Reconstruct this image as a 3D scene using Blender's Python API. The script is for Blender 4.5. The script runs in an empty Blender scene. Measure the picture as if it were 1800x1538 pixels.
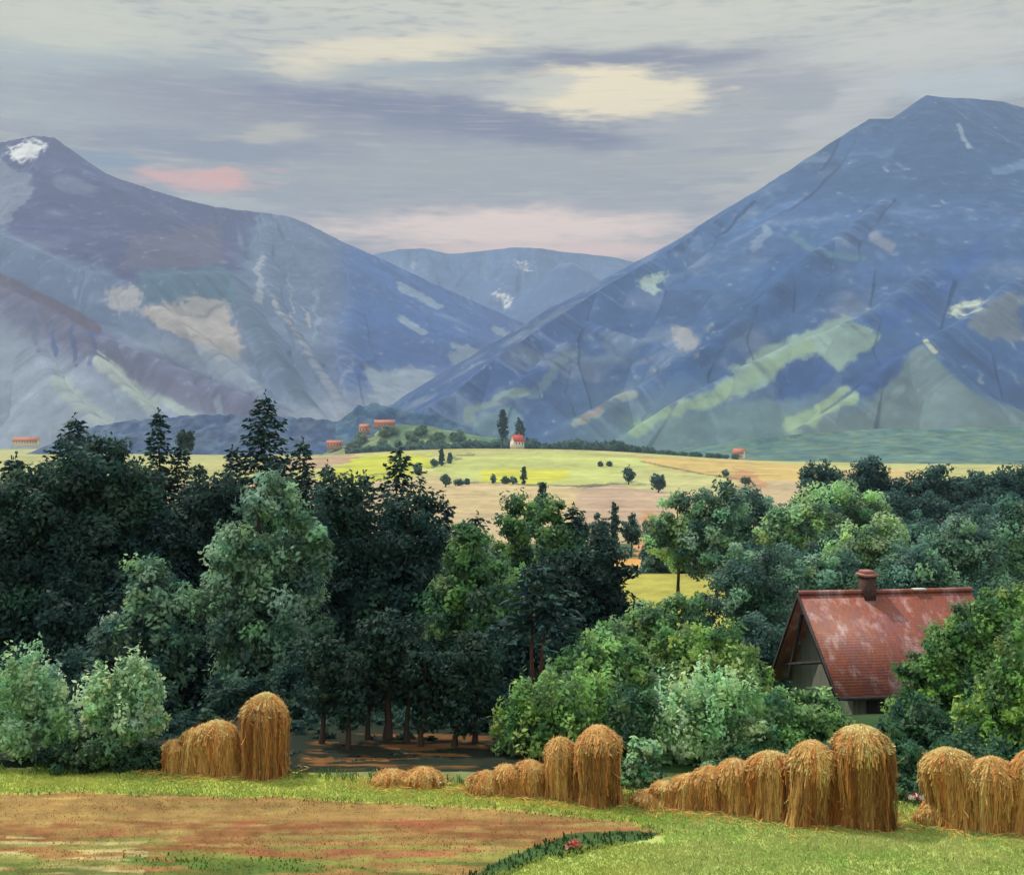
import bpy, math, random
import numpy as np

rng = np.random.default_rng(7)
random.seed(7)
scene = bpy.context.scene
C = scene.collection

# ------------------------------------------------------------------ camera
CAM_H = 9.0
F = 2000.0            # focal length in pixels of the 1800 px wide photograph
cam_d = bpy.data.cameras.new('camera')
cam_d.sensor_width = 36.0
cam_d.lens = 36.0 * F / 1800.0
cam_d.clip_start = 0.5
cam_d.clip_end = 40000
cam = bpy.data.objects.new('camera', cam_d)
cam.location = (0, 0, CAM_H)
cam.rotation_euler = (math.radians(90), 0, 0)
C.objects.link(cam)
scene.camera = cam

# ------------------------------------------------------------------ exposure, sun
scene.view_settings.view_transform = 'Standard'
scene.view_settings.look = 'None'
scene.view_settings.gamma = 1.0
scene.view_settings.exposure = 0.0
scene.view_settings.use_curve_mapping = False
scene.cycles.use_denoising = True
scene.cycles.max_bounces = 6
scene.cycles.transmission_bounces = 4
scene.cycles.transparent_max_bounces = 6
scene.cycles.volume_bounces = 0
scene.cycles.use_adaptive_sampling = True
scene.cycles.adaptive_threshold = 0.02

SUN_EL, SUN_AZ = 57.0, -58.0          # behind the wood, a little to the left
sun_d = bpy.data.lights.new('sun', 'SUN')
sun_d.energy = 3.9
sun_d.angle = math.radians(0.6)
sun_d.color = (1.0, 0.90, 0.74)
sun = bpy.data.objects.new('sun', sun_d)
sun.rotation_euler = (math.radians(SUN_EL - 90), 0, math.radians(-SUN_AZ))
sun.location = (0, 0, 60)
C.objects.link(sun)


def lin(c):
    c = np.asarray(c, float) / 255.0
    return np.where(c <= 0.04045, c / 12.92, ((c + 0.055) / 1.055) ** 2.4)


def L(r, g, b, k=1.0):
    v = lin((r, g, b)) * k
    return (float(v[0]), float(v[1]), float(v[2]))


# ------------------------------------------------------------------ sky (world)
SKY_K = 1.25
world = bpy.data.worlds.new('World')
scene.world = world
world.use_nodes = True
nt = world.node_tree
nt.nodes.clear()


def wn(t, **kw):
    n = nt.nodes.new(t)
    for k, v in kw.items():
        setattr(n, k, v)
    return n


def wm(op, a, b=None, c=None):
    n = wn('ShaderNodeMath', operation=op)
    for i, v in enumerate((a, b, c)):
        if v is None:
            continue
        if isinstance(v, (int, float)):
            n.inputs[i].default_value = v
        else:
            nt.links.new(v, n.inputs[i])
    return n.outputs[0]


def wmix(fac, a, b):
    n = wn('ShaderNodeMix', data_type='RGBA')
    for sock, v in ((n.inputs[0], fac), (n.inputs[6], a), (n.inputs[7], b)):
        if isinstance(v, (int, float)):
            sock.default_value = v
        elif isinstance(v, tuple):
            sock.default_value = (*v, 1)
        else:
            nt.links.new(v, sock)
    return n.outputs[2]


tc = wn('ShaderNodeTexCoord')
sep = wn('ShaderNodeSeparateXYZ')
nt.links.new(tc.outputs['Generated'], sep.inputs[0])
az = wm('ARCTAN2', sep.outputs[0], sep.outputs[1])
hyp = wm('SQRT', wm('ADD', wm('MULTIPLY', sep.outputs[0], sep.outputs[0]), wm('MULTIPLY', sep.outputs[1], sep.outputs[1])))
el = wm('ARCTAN2', sep.outputs[2], hyp)


def wnoise(sx, sy, detail=4, off=0.0, rough=0.55):
    cv = wn('ShaderNodeCombineXYZ')
    nt.links.new(wm('MULTIPLY', az, sx), cv.inputs[0])
    nt.links.new(wm('MULTIPLY', el, sy), cv.inputs[1])
    cv.inputs[2].default_value = off
    n = wn('ShaderNodeTexNoise')
    n.inputs['Scale'].default_value = 1.0
    n.inputs['Detail'].default_value = detail
    n.inputs['Roughness'].default_value = rough
    nt.links.new(cv.outputs[0], n.inputs['Vector'])
    return n.outputs['Fac']


n_big = wnoise(7, 26, 4, 1.3)
n_str = wnoise(14, 120, 5, 5.1)
n_fine = wnoise(40, 260, 5, 9.7)
warp = wm('SUBTRACT', n_big, 0.5)
warp2 = wm('SUBTRACT', n_str, 0.5)
n_w3 = wm('SUBTRACT', wnoise(24, 60, 4, 3.3), 0.5)
az_w = wm('ADD', az, wm('ADD', wm('MULTIPLY', warp2, 0.10), wm('MULTIPLY', n_w3, 0.05)))
el_w = wm('ADD', el, wm('ADD', wm('MULTIPLY', warp, 0.022), wm('MULTIPLY', n_w3, 0.014)))

# base: elevation ramp of the cloud deck
ramp = wn('ShaderNodeValToRGB')
nt.links.new(wm('MULTIPLY', wm('ADD', el_w, 0.02), 1.9), ramp.inputs[0])
cr = ramp.color_ramp
stops = [(0.00, (206, 190, 186)), (0.30, (214, 198, 192)), (0.36, (176, 172, 178)), (0.45, (165, 166, 172)), (0.53, (160, 162, 170)),
         (0.60, (172, 176, 180)), (0.72, (205, 208, 200)), (0.85, (216, 218, 208)), (1.0, (200, 208, 212))]
while len(cr.elements) < len(stops):
    cr.elements.new(0.5)
for e, (p, c) in zip(cr.elements, stops):
    e.position = p
    e.color = (*L(*c), 1)
col = ramp.outputs[0]
# horizontal streaks
col = wmix(wm('MULTIPLY', wm('SMOOTH_MIN', wm('MAXIMUM', wm('MULTIPLY', wm('SUBTRACT', n_str, 0.50), 5.0), 0.0), 1.0, 0.1), 0.60), col, L(212, 210, 194))
col = wmix(wm('MULTIPLY', wm('MINIMUM', wm('MAXIMUM', wm('MULTIPLY', wm('SUBTRACT', n_fine, 0.50), 6.0), 0.0), 1.0), 0.5), col, L(138, 140, 154))


def patch(px, py, rx, ry, color, op=1.0, tilt=0.0, soft=0.55):
    """a soft-edged cloud patch of one colour, placed by azimuth and elevation"""
    global col
    a0 = math.atan((px - 900) / F)
    e0 = math.atan((769 - py) / F * math.cos(a0))
    da = wm('SUBTRACT', az_w, a0)
    de = wm('SUBTRACT', wm('SUBTRACT', el_w, e0), wm('MULTIPLY', da, tilt))
    da = wm('DIVIDE', da, rx / F)
    de = wm('DIVIDE', de, ry / F)
    d = wm('SQRT', wm('ADD', wm('MULTIPLY', da, da), wm('MULTIPLY', de, de)))
    d = wm('ADD', d, wm('MULTIPLY', wm('SUBTRACT', n_fine, 0.5), 0.7))
    m = wn('ShaderNodeMapRange', interpolation_type='SMOOTHSTEP')
    nt.links.new(d, m.inputs['Value'])
    m.inputs['From Min'].default_value = 1.0 + soft * 0.5
    m.inputs['From Max'].default_value = 1.0 - soft
    m.inputs['To Min'].default_value = 0.0
    m.inputs['To Max'].default_value = op
    col = wmix(m.outputs[0], col, L(*color))


patch(120, 130, 280, 90, (178, 192, 198), 0.8, 0, 0.9)
patch(60, 40, 260, 40, (214, 216, 200), 0.8)
patch(360, 150, 160, 50, (150, 162, 172), 0.6, 0.05)
patch(560, 200, 560, 52, (138, 136, 154), 0.85, -0.02, 0.7)
patch(720, 198, 320, 34, (108, 108, 142), 0.95, -0.10, 0.7)
patch(1000, 238, 140, 26, (104, 102, 136), 0.9, -0.12, 0.7)
patch(420, 262, 330, 24, (126, 130, 154), 0.8, 0.0)
patch(470, 236, 90, 14, (196, 190, 176), 0.8, 0.08)
patch(160, 284, 120, 15, (112, 140, 172), 0.75, -0.1)
patch(430, 340, 200, 18, (150, 158, 168), 0.6)
patch(345, 316, 106, 19, (244, 184, 172), 0.95, 0.0, 0.5)
patch(405, 303, 64, 14, (248, 180, 160), 0.9, 0.12, 0.5)
patch(400, 352, 90, 10, (206, 208, 204), 0.6, -0.1)
patch(690, 84, 230, 26, (242, 232, 204), 0.95, 0.10, 0.6)
patch(560, 118, 100, 14, (226, 218, 196), 0.6, 0.05, 0.6)
patch(820, 118, 260, 14, (160, 174, 184), 0.7, 0.06)
patch(1150, 40, 420, 34, (214, 214, 204), 0.7, 0.0)
patch(1110, 106, 290, 26, (122, 122, 148), 0.95, 0.02, 0.7)
patch(1360, 140, 240, 34, (158, 156, 168), 0.8, -0.02, 0.8)
patch(1072, 166, 190, 46, (256, 242, 204), 1.0, -0.03, 0.4)
patch(930, 160, 90, 26, (196, 200, 198), 0.7, 0.05)
patch(1300, 225, 220, 34, (176, 176, 182), 0.7)
patch(1280, 286, 160, 17, (190, 192, 182), 0.9, 0.0, 0.7)
patch(1640, 80, 260, 52, (212, 212, 208), 0.85, -0.02, 0.8)
patch(1690, 150, 190, 26, (192, 204, 214), 0.8, -0.06)
patch(1500, 190, 130, 38, (200, 200, 200), 0.7, 0.5)
patch(1360, 310, 120, 26, (206, 200, 188), 0.7, 0.45)
patch(900, 300, 420, 42, (166, 165, 170), 0.8)
patch(900, 366, 420, 12, (176, 170, 176), 0.7)
patch(900, 402, 340, 32, (280, 248, 234), 1.0, 0.0, 0.6)
patch(960, 440, 280, 18, (272, 232, 222), 0.9)

n_top = wnoise(18, 330, 6, 21.0, 0.65)
col = wmix(wm('MULTIPLY', wm('MINIMUM', wm('MAXIMUM', wm('MULTIPLY', wm('SUBTRACT', n_top, 0.52), 6.0), 0.0), 1.0), 0.28), col, L(226, 220, 204))
col = wmix(wm('MULTIPLY', wm('MINIMUM', wm('MAXIMUM', wm('MULTIPLY', wm('SUBTRACT', 0.46, n_top), 6.0), 0.0), 1.0), 0.18), col, L(126, 130, 148))
sky = wn('ShaderNodeTexSky', sky_type='NISHITA', sun_disc=False)
sky.sun_elevation = math.radians(SUN_EL)
sky.sun_rotation = math.radians(SUN_AZ)
sky.air_density = 1.2
sky.dust_density = 2.0
# the clear sky is seen only above the cloud deck; the deck is what lights the valley
bg_sky = wn('ShaderNodeBackground')
nt.links.new(sky.outputs[0], bg_sky.inputs['Color'])
bg_sky.inputs['Strength'].default_value = 0.08
bg_cl = wn('ShaderNodeBackground')
warm = wn('ShaderNodeVectorMath', operation='MULTIPLY')
nt.links.new(col, warm.inputs[0])
warm.inputs[1].default_value = (1.09, 1.03, 0.88)
nt.links.new(warm.outputs[0], bg_cl.inputs['Color'])
zen = wn('ShaderNodeMapRange', interpolation_type='SMOOTHSTEP')
nt.links.new(el, zen.inputs['Value'])
zen.inputs['From Min'].default_value = 0.42
zen.inputs['From Max'].default_value = 1.0
zen.inputs['To Min'].default_value = SKY_K
zen.inputs['To Max'].default_value = SKY_K * 2.3
nt.links.new(zen.outputs[0], bg_cl.inputs['Strength'])
hole = wn('ShaderNodeMapRange', interpolation_type='SMOOTHSTEP')
nt.links.new(el, hole.inputs['Value'])
hole.inputs['From Min'].default_value = 0.45
hole.inputs['From Max'].default_value = 0.9
hole.inputs['To Min'].default_value = 0.97
hole.inputs['To Max'].default_value = 0.75
mixs = wn('ShaderNodeMixShader')
nt.links.new(hole.outputs[0], mixs.inputs[0])
nt.links.new(bg_sky.outputs[0], mixs.inputs[1])
nt.links.new(bg_cl.outputs[0], mixs.inputs[2])
wo = wn('ShaderNodeOutputWorld')
nt.links.new(mixs.outputs[0], wo.inputs['Surface'])


# ------------------------------------------------------------------ helpers
def P(px, py, D):
    return np.array([(px - 900) / F * D, D, CAM_H + (769 - py) / F * D])


def _hash(ix, iy, s):
    h = (ix.astype(np.int64) * 374761393 + iy.astype(np.int64) * 668265263 + s * 974634777) & 0xFFFFFFFF
    h = ((h ^ (h >> 13)) * 1274126177) & 0xFFFFFFFF
    return ((h ^ (h >> 16)) & 0xFFFF) / 65535.0


def vn(x, y, s=0):
    x = np.asarray(x, float)
    y = np.asarray(y, float)
    ix = np.floor(x)
    iy = np.floor(y)
    fx = x - ix
    fy = y - iy
    fx = fx * fx * (3 - 2 * fx)
    fy = fy * fy * (3 - 2 * fy)
    a = _hash(ix, iy, s)
    b = _hash(ix + 1, iy, s)
    c = _hash(ix, iy + 1, s)
    d = _hash(ix + 1, iy + 1, s)
    return (a * (1 - fx) + b * fx) * (1 - fy) + (c * (1 - fx) + d * fx) * fy


def fbm(x, y, o=4, s=0):
    v = 0
    a = 0.5
    for i in range(o):
        v = v + a * vn(np.asarray(x) * 2 ** i, np.asarray(y) * 2 ** i, s + i)
        a *= 0.5
    return v / (1 - 0.5 ** o)


def sm(x, a, b):
    t = np.clip((np.asarray(x, float) - a) / (b - a), 0, 1)
    return t * t * (3 - 2 * t)


def inpoly(px, py, poly):
    r = np.zeros(np.shape(px), bool)
    n = len(poly)
    for i in range(n):
        x1, y1 = poly[i]
        x2, y2 = poly[(i + 1) % n]
        if y1 == y2:
            continue
        c = ((y1 > py) != (y2 > py)) & (px < (x2 - x1) * (py - y1) / (y2 - y1) + x1)
        r ^= c
    return r


def dline(px, py, pts):
    d = np.full(np.shape(px), 1e9)
    for (x1, y1), (x2, y2) in zip(pts[:-1], pts[1:]):
        dx, dy = x2 - x1, y2 - y1
        t = np.clip(((px - x1) * dx + (py - y1) * dy) / (dx * dx + dy * dy), 0, 1)
        d = np.minimum(d, np.hypot(px - x1 - t * dx, py - y1 - t * dy))
    return d


def mesh(name, V, Q, mat, parent=None, col=None, smooth=False, loc=None):
    """one mesh object; Q is (n,4) or (n,3), col is a colour per vertex"""
    V = np.asarray(V, np.float32)
    Q = np.asarray(Q, np.int32)
    k = Q.shape[1]
    me = bpy.data.meshes.new(name)
    me.vertices.add(len(V))
    me.vertices.foreach_set('co', V.ravel())
    me.loops.add(Q.size)
    me.loops.foreach_set('vertex_index', Q.ravel())
    me.polygons.add(len(Q))
    me.polygons.foreach_set('loop_start', np.arange(0, Q.size, k, dtype=np.int32))
    me.polygons.foreach_set('loop_total', np.full(len(Q), k, np.int32))
    if smooth:
        me.polygons.foreach_set('use_smooth', np.ones(len(Q), bool))
    me.update(calc_edges=True)
    if col is not None:
        at = me.color_attributes.new('Col', 'FLOAT_COLOR', 'POINT')
        rgba = np.ones((len(V), 4), np.float32)
        rgba[:, :3] = col
        at.data.foreach_set('color', rgba.ravel())
    me.materials.append(mat)
    o = bpy.data.objects.new(name, me)
    C.objects.link(o)
    if parent is not None:
        o.parent = parent
    if loc is not None:
        o.location = loc
    return o


def thing(name, label, cat, loc=(0, 0, 0), group=None, rz=0.0):
    o = bpy.data.objects.new(name, None)
    C.objects.link(o)
    o.empty_display_size = 0.3
    o.location = [float(v) for v in loc]
    o.rotation_euler = (0, 0, rz)
    o['label'] = label
    o['category'] = cat
    if group:
        o['group'] = group
    return o


def dup(root, loc, label=None, scale=1.0, rz=0.0, group=None):
    r = root.copy()
    C.objects.link(r)
    r.location = [float(v) for v in loc]
    r.rotation_euler = (0, 0, rz)
    r.scale = scale if isinstance(scale, tuple) else (scale, scale, scale)
    if label:
        r['label'] = label
    if group:
        r['group'] = group
    for ch in list(root.children):
        c = ch.copy()
        C.objects.link(c)
        c.parent = r
    return r


# ------------------------------------------------------------------ materials
def colmat(name, rough=0.85, noise=None, trans=0.0, bump=0.0, bscale=8.0, spec=0.2):
    m = bpy.data.materials.new(name)
    m.use_nodes = True
    t = m.node_tree
    b = t.nodes['Principled BSDF']
    b.inputs['Roughness'].default_value = rough
    b.inputs['Specular IOR Level'].default_value = spec
    a = t.nodes.new('ShaderNodeVertexColor')
    a.layer_name = 'Col'
    src = a.outputs['Color']
    if noise:
        tcn = t.nodes.new('ShaderNodeTexCoord')
        mp = t.nodes.new('ShaderNodeMapping')
        mp.inputs['Scale'].default_value = noise[0]
        t.links.new(tcn.outputs['Object'], mp.inputs[0])
        n = t.nodes.new('ShaderNodeTexNoise')
        n.inputs['Scale'].default_value = 1.0
        n.inputs['Detail'].default_value = 6
        n.inputs['Roughness'].default_value = 0.6
        t.links.new(mp.outputs[0], n.inputs['Vector'])
        mr = t.nodes.new('ShaderNodeMapRange')
        mr.inputs['From Min'].default_value = 0.25
        mr.inputs['From Max'].default_value = 0.75
        mr.inputs['To Min'].default_value = 1 - noise[1]
        mr.inputs['To Max'].default_value = 1 + noise[1]
        t.links.new(n.outputs['Fac'], mr.inputs['Value'])
        mx = t.nodes.new('ShaderNodeVectorMath')
        mx.operation = 'SCALE'
        t.links.new(src, mx.inputs[0])
        t.links.new(mr.outputs[0], mx.inputs['Scale'])
        src = mx.outputs[0]
        if bump:
            bp = t.nodes.new('ShaderNodeBump')
            bp.inputs['Strength'].default_value = bump
            bp.inputs['Distance'].default_value = bscale
            t.links.new(n.outputs['Fac'], bp.inputs['Height'])
            t.links.new(bp.outputs[0], b.inputs['Normal'])
    t.links.new(src, b.inputs['Base Color'])
    if trans:
        tr = t.nodes.new('ShaderNodeBsdfTranslucent')
        t.links.new(src, tr.inputs['Color'])
        ms = t.nodes.new('ShaderNodeMixShader')
        ms.inputs[0].default_value = trans
        t.links.new(b.outputs[0], ms.inputs[1])
        t.links.new(tr.outputs[0], ms.inputs[2])
        t.links.new(ms.outputs[0], t.nodes['Material Output'].inputs['Surface'])
    return m


def flat(name, c, rough=0.8, scale=6.0, amt=0.25, bump=0.3, stretch=(1, 1, 1), c2=None):
    m = bpy.data.materials.new(name)
    m.use_nodes = True
    t = m.node_tree
    b = t.nodes['Principled BSDF']
    b.inputs['Roughness'].default_value = rough
    b.inputs['Specular IOR Level'].default_value = 0.25
    tcn = t.nodes.new('ShaderNodeTexCoord')
    mp = t.nodes.new('ShaderNodeMapping')
    mp.inputs['Scale'].default_value = stretch
    t.links.new(tcn.outputs['Object'], mp.inputs[0])
    n = t.nodes.new('ShaderNodeTexNoise')
    n.inputs['Scale'].default_value = scale
    n.inputs['Detail'].default_value = 7
    n.inputs['Roughness'].default_value = 0.65
    t.links.new(mp.outputs[0], n.inputs['Vector'])
    r = t.nodes.new('ShaderNodeValToRGB')
    r.color_ramp.elements[0].position = 0.35
    r.color_ramp.elements[1].position = 0.65
    c2 = c2 or tuple(v * (1 + amt) for v in c)
    r.color_ramp.elements[0].color = (*[v * (1 - amt) for v in c], 1)
    r.color_ramp.elements[1].color = (*c2, 1)
    t.links.new(n.outputs['Fac'], r.inputs[0])
    t.links.new(r.outputs[0], b.inputs['Base Color'])
    bp = t.nodes.new('ShaderNodeBump')
    bp.inputs['Strength'].default_value = bump
    bp.inputs['Distance'].default_value = 0.03
    t.links.new(n.outputs['Fac'], bp.inputs['Height'])
    t.links.new(bp.outputs[0], b.inputs['Normal'])
    return m


M_GROUND = colmat('meadow_soil', 0.95, ((0.9, 2.6, 1), 0.22), bump=0.5, bscale=0.08)
M_MOUNT = colmat('mountain_rock_and_forest', 0.95, ((0.016, 0.016, 0.008), 0.15), bump=0.3, bscale=16.0, spec=0.05)
M_HILL = colmat('wooded_hill', 0.95, ((0.05, 0.05, 0.05), 0.30), bump=0.8, bscale=6.0, spec=0.05)
M_LEAF = colmat('leaves', 0.6, None, trans=0.45, spec=0.25)
M_NEEDLE = colmat('needles', 0.65, None, trans=0.12, spec=0.2)
M_GRASS = colmat('grass_blades', 0.7, None, trans=0.35, spec=0.2)
M_STRAW = colmat('straw', 0.7, None, trans=0.30, spec=0.25)
M_BARK = flat('bark', (0.055, 0.04, 0.035), 0.95, 5, 0.4, 0.8, (1, 1, 0.15))
M_REDBARK = flat('red_bark', (0.16, 0.06, 0.05), 0.9, 5, 0.35, 0.6, (1, 1, 0.2))


# ------------------------------------------------------------------ ground
GD = np.array([-60, 0, 18, 36, 46, 56, 110, 135, 180, 250, 600, 14000.0])
GZ = np.array([9.5, 7.4, 0, 0, -2.2, -5, -8, -8.6, -11.5, -17, -31, -31.0])


def G(x, D):
    x = np.asarray(x, float)
    D = np.asarray(D, float)
    z = np.interp(D, GD, GZ)
    # right side runs down a bit so that the front of the field tilts
    # the rounded yellow field in the middle of the valley
    z = z + 25.0 * np.exp(-((D - 1600) / 340) ** 2 - ((x + 20) / 330) ** 2)
    z = z + 6.0 * (fbm(x / 300, D / 300, 3, 40) - 0.5) * sm(D, 500, 1200)
    z = z + 0.12 * (fbm(x / 2.5, D / 2.5, 3, 44) - 0.5) * sm(D, 20, 24)
    return z


# ------------------------------------------------------------------ mountains
def ridge_eval(X, Y, ridges):
    Zb = np.full(X.shape, -1e9)
    Tb = np.zeros(X.shape)
    Db = np.zeros(X.shape)
    for ri, (pts, slope) in enumerate(ridges):
        t0 = 0.0
        for a, b in zip(pts[:-1], pts[1:]):
            dx, dy = b[0] - a[0], b[1] - a[1]
            l2 = dx * dx + dy * dy + 1e-9
            t = np.clip(((X - a[0]) * dx + (Y - a[1]) * dy) / l2, 0, 1)
            d = np.hypot(X - a[0] - t * dx, Y - a[1] - t * dy)
            z = a[2] + t * (b[2] - a[2]) - slope * d * (1.12 - 0.12 * np.clip(d / 1500, 0, 1))
            w = z > Zb
            Zb = np.where(w, z, Zb)
            Tb = np.where(w, t0 + t * math.sqrt(l2) + ri * 7777, Tb)
            Db = np.where(w, d, Db)
            t0 += math.sqrt(l2)
    return Zb, Tb, Db


def to_ridge(pts, slope):
    return ([tuple(P(*p)) for p in pts], slope)


def spur(ridges, pts, delta, slope, Dr):
    """a side ridge lying delta metres in front of the slope that is there so far"""
    Ds = np.linspace(Dr[0], Dr[1], 500)
    out = []
    for k, (px, py) in enumerate(pts):
        X = (px - 900) / F * Ds
        Z = CAM_H + (769 - py) / F * Ds
        H = ridge_eval(X, Ds, ridges)[0]
        hit = np.nonzero(H >= Z)[0]
        D = Ds[hit[0]] if len(hit) else Dr[0] + 0.35 * (Dr[1] - Dr[0])
        out.append(tuple(P(px, py, D - delta * (0.45 if k == 0 else 1.0))))
    return (out, slope)


def mountain(name, label, ridges, pxr, Dr, nx, ny, paint, gully, shift=0.0):
    px = np.linspace(pxr[0], pxr[1], nx)
    D = np.linspace(Dr[0], Dr[1], ny)
    PX, DD = np.meshgrid(px, D)
    X = (PX - 900) / F * DD
    Z, T, dist = ridge_eval(X, DD, ridges)
    amp = np.clip(dist / 240, 0, 1)
    Zs = Z
    for _ in range(3):
        for ax, kk in ((0, 9), (1, 13)):
            pad = [(0, 0), (0, 0)]
            pad[ax] = (kk // 2 + 1, kk // 2)
            cs = np.cumsum(np.pad(Zs, pad, mode='edge'), axis=ax)
            Zs = (np.take(cs, range(kk, cs.shape[ax]), axis=ax) - np.take(cs, range(0, cs.shape[ax] - kk), axis=ax)) / kk
    amp0 = sm(np.abs(dist) + 400 * (Z < ridge_eval(X, DD, ridges[:1])[0] - 1) + 400 * (Z > ridge_eval(X, DD, ridges[:1])[0] + 1), 20, 160)
    Z = Z * (1 - amp0) + Zs * amp0
    # gullies run down the fall line: fine along the crest, long down the slope
    tw = T + 60 * (fbm(X / 400, DD / 400, 3, 60) - 0.5)
    g = 1 - np.abs(2 * fbm(tw / 260, dist / 1500, 3, 61) - 1)
    g2 = 1 - np.abs(2 * fbm(tw / 80, dist / 600, 3, 66) - 1)
    Z = Z - gully * amp * (g - 0.4) - 0.28 * gully * np.clip(dist / 600, 0, 1) * (g2 - 0.4)
    Z = Z + 26 * amp * (fbm(X / 150, DD / 150, 4, 70) - 0.5)
    Z = Z + 9 * (fbm(X / 60, DD / 60, 3, 75) - 0.5)
    Z = np.maximum(Z, -45.4)
    PY = 769 - F * (Z - CAM_H) / DD
    n1 = (fbm(X / 180, DD / 180, 4, 80) - 0.5)
    n2 = (fbm(X / 60, DD / 60, 3, 84) - 0.5)
    streak = fbm(tw / 34, dist / 420, 3, 88)
    streak2 = fbm(tw / 11, dist / 200, 2, 91)
    nf = fbm(X / 26 + 0.4 * tw / 26, Z / 22, 3, 95)
    col = paint(PX + 26 * n1 + 12 * n2, PY + 22 * n1 + 10 * n2, streak, streak2, n1, nf)
    idx = np.arange(nx * ny).reshape(ny, nx)
    Q = np.stack([idx[:-1, :-1], idx[:-1, 1:], idx[1:, 1:], idx[1:, :-1]], -1).reshape(-1, 4)
    zf = Z.ravel()
    keep = (zf[Q].max(1) > -45.3)
    Q = Q[keep]
    used, inv = np.unique(Q, return_inverse=True)
    V = np.stack([X.ravel(), DD.ravel(), zf], 1)[used]
    o = mesh(name, V, inv.reshape(-1, 4), M_MOUNT, col=col.reshape(-1, 3)[used], smooth=True)
    o['kind'] = 'structure'
    o['label'] = label
    return o


# density of the haze; slope colours also have the blue of distance painted in
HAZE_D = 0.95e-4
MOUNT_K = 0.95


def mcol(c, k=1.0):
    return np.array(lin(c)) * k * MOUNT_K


def painter(base_fn, polys, lines):
    jx = [0, 6, -6, 4, -4, 9, -9]
    jy = [0, 3, -3, -6, 6, 7, -7]
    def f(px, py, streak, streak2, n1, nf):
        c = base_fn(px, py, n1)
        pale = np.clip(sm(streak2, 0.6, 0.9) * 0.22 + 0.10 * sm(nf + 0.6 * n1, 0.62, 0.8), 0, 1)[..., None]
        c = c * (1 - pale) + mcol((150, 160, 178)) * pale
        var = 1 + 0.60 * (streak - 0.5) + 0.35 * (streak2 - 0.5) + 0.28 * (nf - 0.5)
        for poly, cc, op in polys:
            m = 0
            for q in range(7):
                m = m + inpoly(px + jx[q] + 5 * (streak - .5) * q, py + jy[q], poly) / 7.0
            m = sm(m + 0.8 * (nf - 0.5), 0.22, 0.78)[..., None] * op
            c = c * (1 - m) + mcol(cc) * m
        for pts, w, cc, op in lines:
            d = dline(px, py, pts)
            m = (1 - sm(d, w * 0.2, w * 1.25))
            m = sm(m + 0.8 * (nf - 0.5), 0.2, 0.8) * op * sm(streak, 0.22, 0.45)
            m = m[..., None]
            c = c * (1 - m) + mcol(cc) * m
        return np.clip(c * var[..., None], 0.004, 0.9)
    return f


# --- left massif
Lm = [(-420, 330, 6500), (-250, 280, 6600), (-120, 250, 6700), (-40, 252, 6750), (5, 250, 6800), (30, 244, 6820), (60, 239, 6850), (95, 242, 6870),
      (112, 258, 6890), (135, 278, 6910), (165, 295, 6940), (200, 311, 6970), (260, 331, 7030), (320, 350, 7080), (380, 364, 7140), (470, 375, 7240),
      (505, 379, 7280), (545, 395, 7330), (600, 424, 7390), (640, 441, 7430), (700, 469, 7500), (760, 497, 7570), (820, 524, 7650), (870, 545, 7720),
      (945, 580, 7850), (1010, 622, 7950), (1100, 690, 8050), (1160, 760, 8100)]
Lr = [to_ridge(Lm, 0.60)]
LD = (3300, 9000)
Lr.append(spur(Lr, [(-200, 330), (0, 405), (60, 430), (110, 458), (170, 468), (240, 503), (320, 560), (420, 640), (500, 715)], 150, 0.72, LD))
Lr.append(spur(Lr, [(170, 440), (240, 476), (300, 471), (403, 470), (440, 545), (500, 650), (560, 722)], 190, 0.80, LD))
Lr.append(spur(Lr, [(470, 378), (462, 440), (480, 520), (530, 600), (600, 700)], 90, 0.75, LD))
Lr.append(spur(Lr, [(600, 428), (620, 520), (600, 620), (610, 690)], 80, 0.7, LD))
Lr.append(spur(Lr, [(-220, 420), (0, 492), (60, 520), (130, 558), (200, 588), (330, 640), (450, 690), (540, 738)], 210, 0.72, LD))
Lr.append(spur(Lr, [(130, 562), (170, 622), (240, 688), (300, 742)], 130, 0.75, LD))
Lr.append(spur(Lr, [(60, 600), (100, 668), (180, 742)], 120, 0.75, LD))


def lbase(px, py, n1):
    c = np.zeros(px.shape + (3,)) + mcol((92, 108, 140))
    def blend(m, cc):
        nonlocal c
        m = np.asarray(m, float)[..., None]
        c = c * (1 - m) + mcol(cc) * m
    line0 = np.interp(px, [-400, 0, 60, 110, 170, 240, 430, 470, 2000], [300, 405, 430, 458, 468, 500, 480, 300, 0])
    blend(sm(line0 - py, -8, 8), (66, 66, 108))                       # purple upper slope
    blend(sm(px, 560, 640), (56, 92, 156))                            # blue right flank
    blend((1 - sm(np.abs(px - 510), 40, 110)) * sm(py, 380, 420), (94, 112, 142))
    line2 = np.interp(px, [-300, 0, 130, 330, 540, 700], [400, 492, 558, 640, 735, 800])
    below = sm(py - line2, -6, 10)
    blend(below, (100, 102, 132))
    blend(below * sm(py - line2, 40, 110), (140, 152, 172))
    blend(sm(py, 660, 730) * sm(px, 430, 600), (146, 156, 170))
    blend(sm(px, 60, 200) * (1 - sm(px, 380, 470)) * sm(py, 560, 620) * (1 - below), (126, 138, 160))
    return c


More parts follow.
